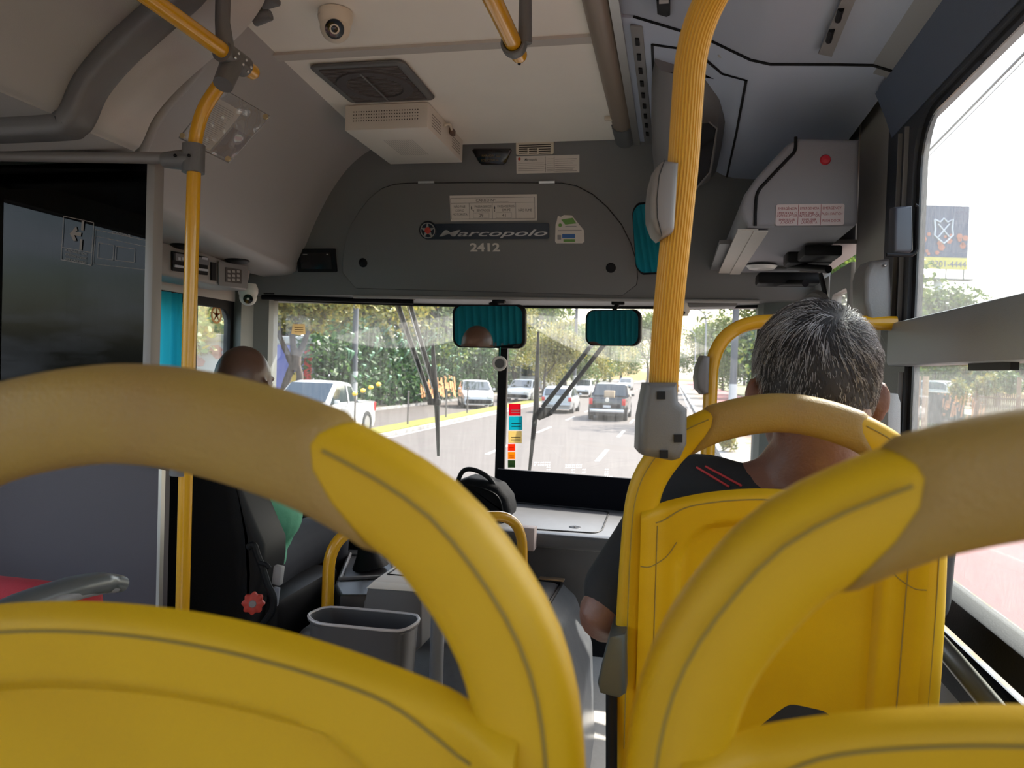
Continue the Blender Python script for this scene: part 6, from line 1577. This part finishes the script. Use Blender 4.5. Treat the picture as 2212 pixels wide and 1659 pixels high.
# ================================================================== PEOPLE
def blob_body(parts, voxel=.006, smooth=3):
    """many overlapping rounded limbs -> one continuous skin"""
    m = M()
    for k in parts:
        if k[0] == 's': m.sphere(k[1], k[2], 24, 16, k[3] if len(k) > 3 else None)
        else: m.tube(bez(k[1], 5), sum([[a+(b-a)*j/5 for j in range(5)] for a, b in zip(k[2], k[2][1:])], [])+[k[2][-1]], 18); [m.sphere(k[1][i], k[2][i], 18, 12) for i in (0, -1)]
    me = m.mesh('tmp', [SKIN]); o = bpy.data.objects.new('tmp', me); COL.objects.link(o)
    r = o.modifiers.new('r', 'REMESH'); r.mode = 'VOXEL'; r.voxel_size = voxel; r.use_smooth_shade = True
    s = o.modifiers.new('s', 'SMOOTH'); s.factor = .5; s.iterations = smooth
    dg = bpy.context.evaluated_depsgraph_get(); me2 = bpy.data.meshes.new_from_object(o.evaluated_get(dg))
    bpy.data.objects.remove(o); return me2
def link_mesh(me, name, mt, parent):
    me.materials.clear(); me.materials.append(mt)
    for p in me.polygons: p.use_smooth = True
    base = wloc(parent)
    for v in me.vertices: v.co -= base
    o = bpy.data.objects.new(name, me); COL.objects.link(o); o.parent = parent; return o
def hand(wr, d, up, sx, curl=.9):
    """palm and five bent fingers; d finger direction, up back-of-hand normal, sx thumb side"""
    d = Vector(d).normalized(); up = Vector(up); up = (up-d*up.dot(d)).normalized(); s = d.cross(up)*sx; wr = Vector(wr); P = []
    P.append(('t', [wr, wr+d*.04, wr+d*.075], [.022, .026, .024]))
    for k in (-1, 1): P.append(('t', [wr+s*.012*k, wr+d*.05+s*.022*k, wr+d*.082+s*.026*k], [.016, .014, .012]))
    for i, (o_, L_) in enumerate(((.030, .068), (.010, .078), (-.010, .073), (-.029, .058))):
        b = wr+d*.082+s*o_; pts = [b]; a = 0; q = b
        for j, f in enumerate((.45, .32, .23)):
            a += curl*(.5+.25*j); q = q+(d*math.cos(a)-up*math.sin(a))*L_*f; pts.append(q)
        P.append(('t', pts, [.0095, .009, .0082, .007]))
    b = wr+d*.025+s*.028; P.append(('t', [b, b+s*.022+d*.022-up*.006, b+s*.034+d*.045-up*.016, b+s*.036+d*.064-up*.026], [.013, .0115, .010, .008]))
    return P
def person(root, hc, facing, SK, SHIRT, TROU, shoulder_w, elbowL, elbowR, handL, handR, hipz, hs=1.0, knees=.42, neck=.20, bx=0, by=0, sdrop=.055, sl=.86):
    """hc: head centre; facing: unit vector the person looks to (horizontal)"""
    f = Vector(facing).normalized(); r = Vector((f.y, -f.x, 0)); U = Vector((0, 0, 1)); hc = Vector(hc)
    def h(a, b, c): return hc+r*a*hs+f*b*hs+U*c*hs
    rz = math.atan2(-f.x, f.y)
    nb = h(0, -.030, -.085); nk = h(0, -.045, -neck)+r*bx+f*by
    hip = Vector((hc.x, hc.y, hipz))-f*.10+r*bx+f*by*2.2; ch = nk+Vector((0, 0, -.16))+f*by
    S = {}
    for sx in (-1, 1): S[sx] = nk+r*sx*shoulder_w+Vector((0, 0, -sdrop))+f*by*.6
    P = [('s', h(0, -.006, .022), (.076*hs, .094*hs, .098*hs), (0, 0, rz)), ('s', h(0, .03, -.035), (.064*hs, .070*hs, .085*hs), (0, 0, rz)), ('s', h(0, -.045, -.02), (.066*hs, .050*hs, .075*hs), (0, 0, rz)),
         ('s', h(0, .055, -.10), (.035*hs, .03*hs, .026*hs)), ('t', [h(0, .092, .01), h(0, .112, -.03), h(0, .098, -.042)], [.009*hs, .014*hs, .013*hs]),
         ('t', [h(-.024, .092, -.066), h(0, .099, -.066), h(.024, .092, -.066)], [.006*hs, .009*hs, .006*hs]),
         ('t', [h(-.045, .075, .022), h(0, .093, .024), h(.045, .075, .022)], [.010*hs, .011*hs, .010*hs]),
         ('t', [h(0, -.035, -.04), nb, nk, nk-U*.05], [.060*hs, .060*hs, .068*hs, .085*hs])]
    for sx in (-1, 1):
        P.append(('t', [h(sx*.070, -.002, .012), h(sx*.086, -.016, .012), h(sx*.091, -.018, -.010), h(sx*.083, -.010, -.034), h(sx*.068, -.002, -.038)], [.005*hs, .0070*hs, .0072*hs, .007*hs, .005*hs]))
        P.append(('s', h(sx*.080, -.010, -.012), (.007*hs, .015*hs, .021*hs), (0, 0, rz)))
        P.append(('t', [nk-U*.0, nk+r*sx*shoulder_w*.55-U*.028, S[sx]], [.060, .058, .058]))
    T = [('t', [ch-U*(-.02), ch-U*.12+f*.02, hip+U*.22+f*.03, hip+U*.05], [.12, .135, .135, .14])]
    for sx in (-1, 1): T += [('s', ch+r*sx*.075-U*.04, (.10, .12, .15), (0, 0, rz)), ('s', hip+r*sx*.075+U*.02, (.10, .13, .12), (0, 0, rz)), ('t', [ch+r*sx*.10-U*.03, hip+U*.2+r*sx*.075], [.10, .10])]
    P += T
    E_ = {-1: Vector(elbowL), 1: Vector(elbowR)}; Hn = {-1: Vector(handL), 1: Vector(handR)}
    for sx in (-1, 1):
        P.append(('t', [S[sx], S[sx].lerp(E_[sx], .5), E_[sx], E_[sx].lerp(Hn[sx], .3), Hn[sx]], [.056, .047, .041, .042, .026]))
        P += hand(Hn[sx], (Hn[sx]-E_[sx]), U, -sx)
    knee = {}; foot = {}
    for sx in (-1, 1):
        knee[sx] = hip+f*knees+r*sx*.12+U*.03; foot[sx] = knee[sx]+f*.04; foot[sx].z = root.location.z+.07
        P.append(('t', [hip+r*sx*.09, hip.lerp(knee[sx], .5)+r*sx*.02, knee[sx]], [.090, .080, .060])); P.append(('t', [knee[sx], knee[sx].lerp(foot[sx], .35)-f*.02, foot[sx]], [.056, .056, .036]))
        P.append(('t', [foot[sx]-f*.03-U*.03, foot[sx]+f*.15-U*.04], [.035, .03]))
    link_mesh(blob_body(P, .0062), 'body', SK, root)
    # shirt
    Sh = []
    for k in T: Sh.append((k[0], k[1], [x*1.07+.004 for x in k[2]]) if k[0] == 't' else (k[0], k[1], tuple(x*1.05+.006 for x in k[2]), k[3]))
    for sx in (-1, 1):
        Sh.append(('t', [nk-U*.035+r*sx*.035, nk+r*sx*shoulder_w*.55-U*.032, S[sx], S[sx].lerp(E_[sx], .45), S[sx].lerp(E_[sx], sl)], [.064, .066, .068, .064, .060]))
    Sh.append(('t', [nk-U*.045, nk-U*.12], [.082, .12]))
    sh = link_mesh(blob_body(Sh, .0065, 4), 'shirt', SHIRT, root)
    Tr = [('s', hip+U*.0, (.17, .15, .10), (0, 0, rz))]
    for sx in (-1, 1): Tr.append(('t', [hip+r*sx*.09, hip.lerp(knee[sx], .5)+r*sx*.02, knee[sx]+U*.005], [.100, .092, .074])); Tr.append(('t', [knee[sx], knee[sx].lerp(foot[sx], .5), foot[sx]+U*.03], [.074, .064, .055]))
    link_mesh(blob_body(Tr, .008, 4), 'trousers', TROU, root)
    for sx in (-1, 1):
        m = M(); c = foot[sx]+f*.05-U*.03; m.sphere(c, (.048, .145, .048), 20, 12, (0, 0, rz)); m.build('shoe', BLKR, root)
        m = M(); c = h(sx*.031, .083, .008); m.sphere(c, .0125*hs, 14, 10); m.build('eye', mat('eye white', (.6, .58, .55), .2), root)
    return S, nk, h, E_
# --- passenger in front: at pixel (1768, 775) head centre
hcP = at(1758, 848, D=1.20)
fP = Vector((math.sin(R(-2)), math.cos(R(-2)), 0))
root = thing('person', (hcP.x, hcP.y+.05, 0), 'person with short greying dark hair and black shirt, seated ahead with back turned', 'person')
hs = 1.10
elL = at(1303, 1330, D=1.20); haL = elL+Vector((.10, .24, .06))
elR = Vector((.395, hcP.y+.09, elL.z)); haR = elR+Vector((-.10, .24, .04))
rP = Vector((fP.y, -fP.x, 0))
SHB = mat('black shirt cotton', (.012, .013, .016), .85, bump=(120, .3))
S, nk, hf, E_ = person(root, hcP, fP, SKIN, SHB, mat('dark trousers', (.02, .022, .03), .85), .170, elL, elR, haL, haR, .60, hs, neck=.135, bx=-.018, by=.045, sdrop=.030, sl=.80)
# hair: cap and strands
HC = mat('hair under colour', (.018, .016, .017), .7)
HS1 = mat('hair strands silver', (.50, .49, .51), .35)
HS0 = mat('hair strands dark', (.035, .030, .032), .4)
def headsurf(th, ph):       # th azimuth (0 = face), ph elevation
    x = .078*math.cos(ph)*math.sin(th); y = -.004+.098*math.cos(ph)*math.cos(th); z = .022+.102*math.sin(ph)
    if y < 0: y *= 1.02
    return Vector((x, y, z))
def hairline(th):           # lowest elevation where hair grows
    a = abs(th)/PI          # 0 face .. 1 nape
    return R(42)*(1-sstep(.15, .42, a)) + R(4)*sstep(.15, .42, a)*(1-sstep(.55, .62, a)) - R(48)*sstep(.55, .66, a)
m = M(); nu, nv = 72, 26; vs = []
for j in range(nv+1):
    for i in range(nu):
        th = -PI+2*PI*i/nu; lo = hairline(th); ph = lo+(PI/2-lo)*j/nv; p = headsurf(th, ph)
        k = 1.045 if j else 1.0
        q = Vector((p.x*k*1.0, p.y*k, .022+(p.z-.022)*k)); n_ = mnoise.noise(q*38)*.0022
        q = q+q.normalized()*n_; vs.append(hf(q.x, q.y, q.z))
m.add(vs, [[j*nu+i, j*nu+(i+1) % nu, (j+1)*nu+(i+1) % nu, (j+1)*nu+i] for j in range(nv) for i in range(nu)], True)
hair = m.build('hair', HC, root, label='short greying dark hair')
m = M(); rr = random.Random(77); whorl = Vector((.012, -.062, .095))
def strand(th, ph, L_, w, lift):
    p = headsurf(th, ph)*1.0; p = Vector((p.x*1.03, p.y*1.03, .022+(p.z-.022)*1.03)); n_ = (p-Vector((0, 0, .022))).normalized()
    d = (p-whorl); d = (d-n_*d.dot(n_)); d = d.normalized() if d.length > 1e-4 else Vector((1, 0, 0))
    sw = n_.cross(d); low = max(0, -math.sin(ph)+.3)
    d = (d+sw*(.55*(1-min(1, low))+rr.uniform(-.35, .35))+Vector((0, 0, -.5*low))).normalized()
    pts = [p]; q = p; dd = (d+n_*lift).normalized()
    for k in range(4):
        q = q+dd*L_/4; rel = q-Vector((0, 0, .022)); e = Vector((rel.x/.083, rel.y/.104, rel.z/.108)).length
        nn = rel.normalized(); dd = (dd-nn*(dd.dot(nn))*.75+nn*(.12 if e < 1.02 else -.22)+Vector((rr.uniform(-.1, .1), rr.uniform(-.1, .1), rr.uniform(-.12, .06)))).normalized(); pts.append(q)
    W_ = [hf(v.x, v.y, v.z) for v in pts]; side = (W_[-1]-W_[0]).cross(Vector(n_)).normalized()
    vv = []
    for i, v in enumerate(W_):
        ww = w*(1-.75*i/4); nz_ = Vector((n_.x, n_.y, n_.z))*ww
        vv += [v-side*ww, v+side*ww, v+nz_*1.2]
    fs = []
    for i in range(4):
        for a, b in ((0, 1), (1, 2), (2, 0)): fs.append([i*3+a, i*3+b, i*3+3+b, i*3+3+a])
    m.add(vv, fs, True)
for k in range(9500):
    th = rr.uniform(-PI, PI); lo = hairline(th)+.02
    sp = rr.uniform(math.sin(lo), 1); ph = math.asin(min(1, sp)); up_ = sstep(-.2, .8, math.sin(ph))
    m.use(1 if rr.random() < .36+.22*mnoise.noise(Vector((th*2.2, ph*3, 4))) else 0)
    strand(th, ph, (.013+.026*up_)*rr.uniform(.7, 1.3), .00038, rr.uniform(.25, .6) if up_ < .5 else rr.uniform(.25, .75))
for k in range(26):          # stray hairs at the crown
    strand(rr.uniform(-PI, PI), R(rr.uniform(50, 88)), .045, .0003, 1.3)
m.build('hair_strands', [HS0, HS1], hair)
# red piping on the left shoulder and the nape collar of the shirt
from mathutils.bvhtree import BVHTree
shirt = [c for c in root.children if c.name.startswith('shirt')][0]; bw = wloc(shirt)
bv = BVHTree.FromPolygons([v.co+bw for v in shirt.data.vertices], [list(p.vertices) for p in shirt.data.polygons])
m = M()
for a, b in (((1505, 1010), (1575, 1052)), ((1524, 1008), (1602, 1050))):
    pts = []
    for k in range(13):
        t = k/12; px, py = a[0]+(b[0]-a[0])*t, a[1]+(b[1]-a[1])*t
        d = (at(px, py, D=1)-CAM).normalized(); hit = bv.ray_cast(CAM, d)
        if hit[0] is not None: pts.append(hit[0]+hit[1]*.0008)
    if len(pts) > 2: m.tube(pts, .0019, 8)
if m.v: m.build('red_stripe', mat('red piping', (.45, .03, .035), .6), shirt)
# --- driver
hcD = at(527, 834, D=2.32)
rootD = thing('person', (hcD.x, hcD.y+.05, EZ-.86), 'bald bus driver in a green shirt seated behind the steering wheel', 'person')
GS = mat('green shirt cotton', (.10, .34, .21), .8, bump=(60, .5))
wl = sc0+q @ Vector((0, 0, 0)) if False else E(-1.3, 2.50, -.40)
person(rootD, hcD, (0.05, 1, 0), SKIN2, GS, mat('navy trousers', (.012, .014, .022), .85), .18, (hcD.x-.25, hcD.y+.14, EZ-.34), (hcD.x+.22, hcD.y+.16, EZ-.34), (-1.50, 2.46, EZ-.28), (-1.12, 2.46, EZ-.28), EZ-.62, 1.02, .40, neck=.18, by=.01)
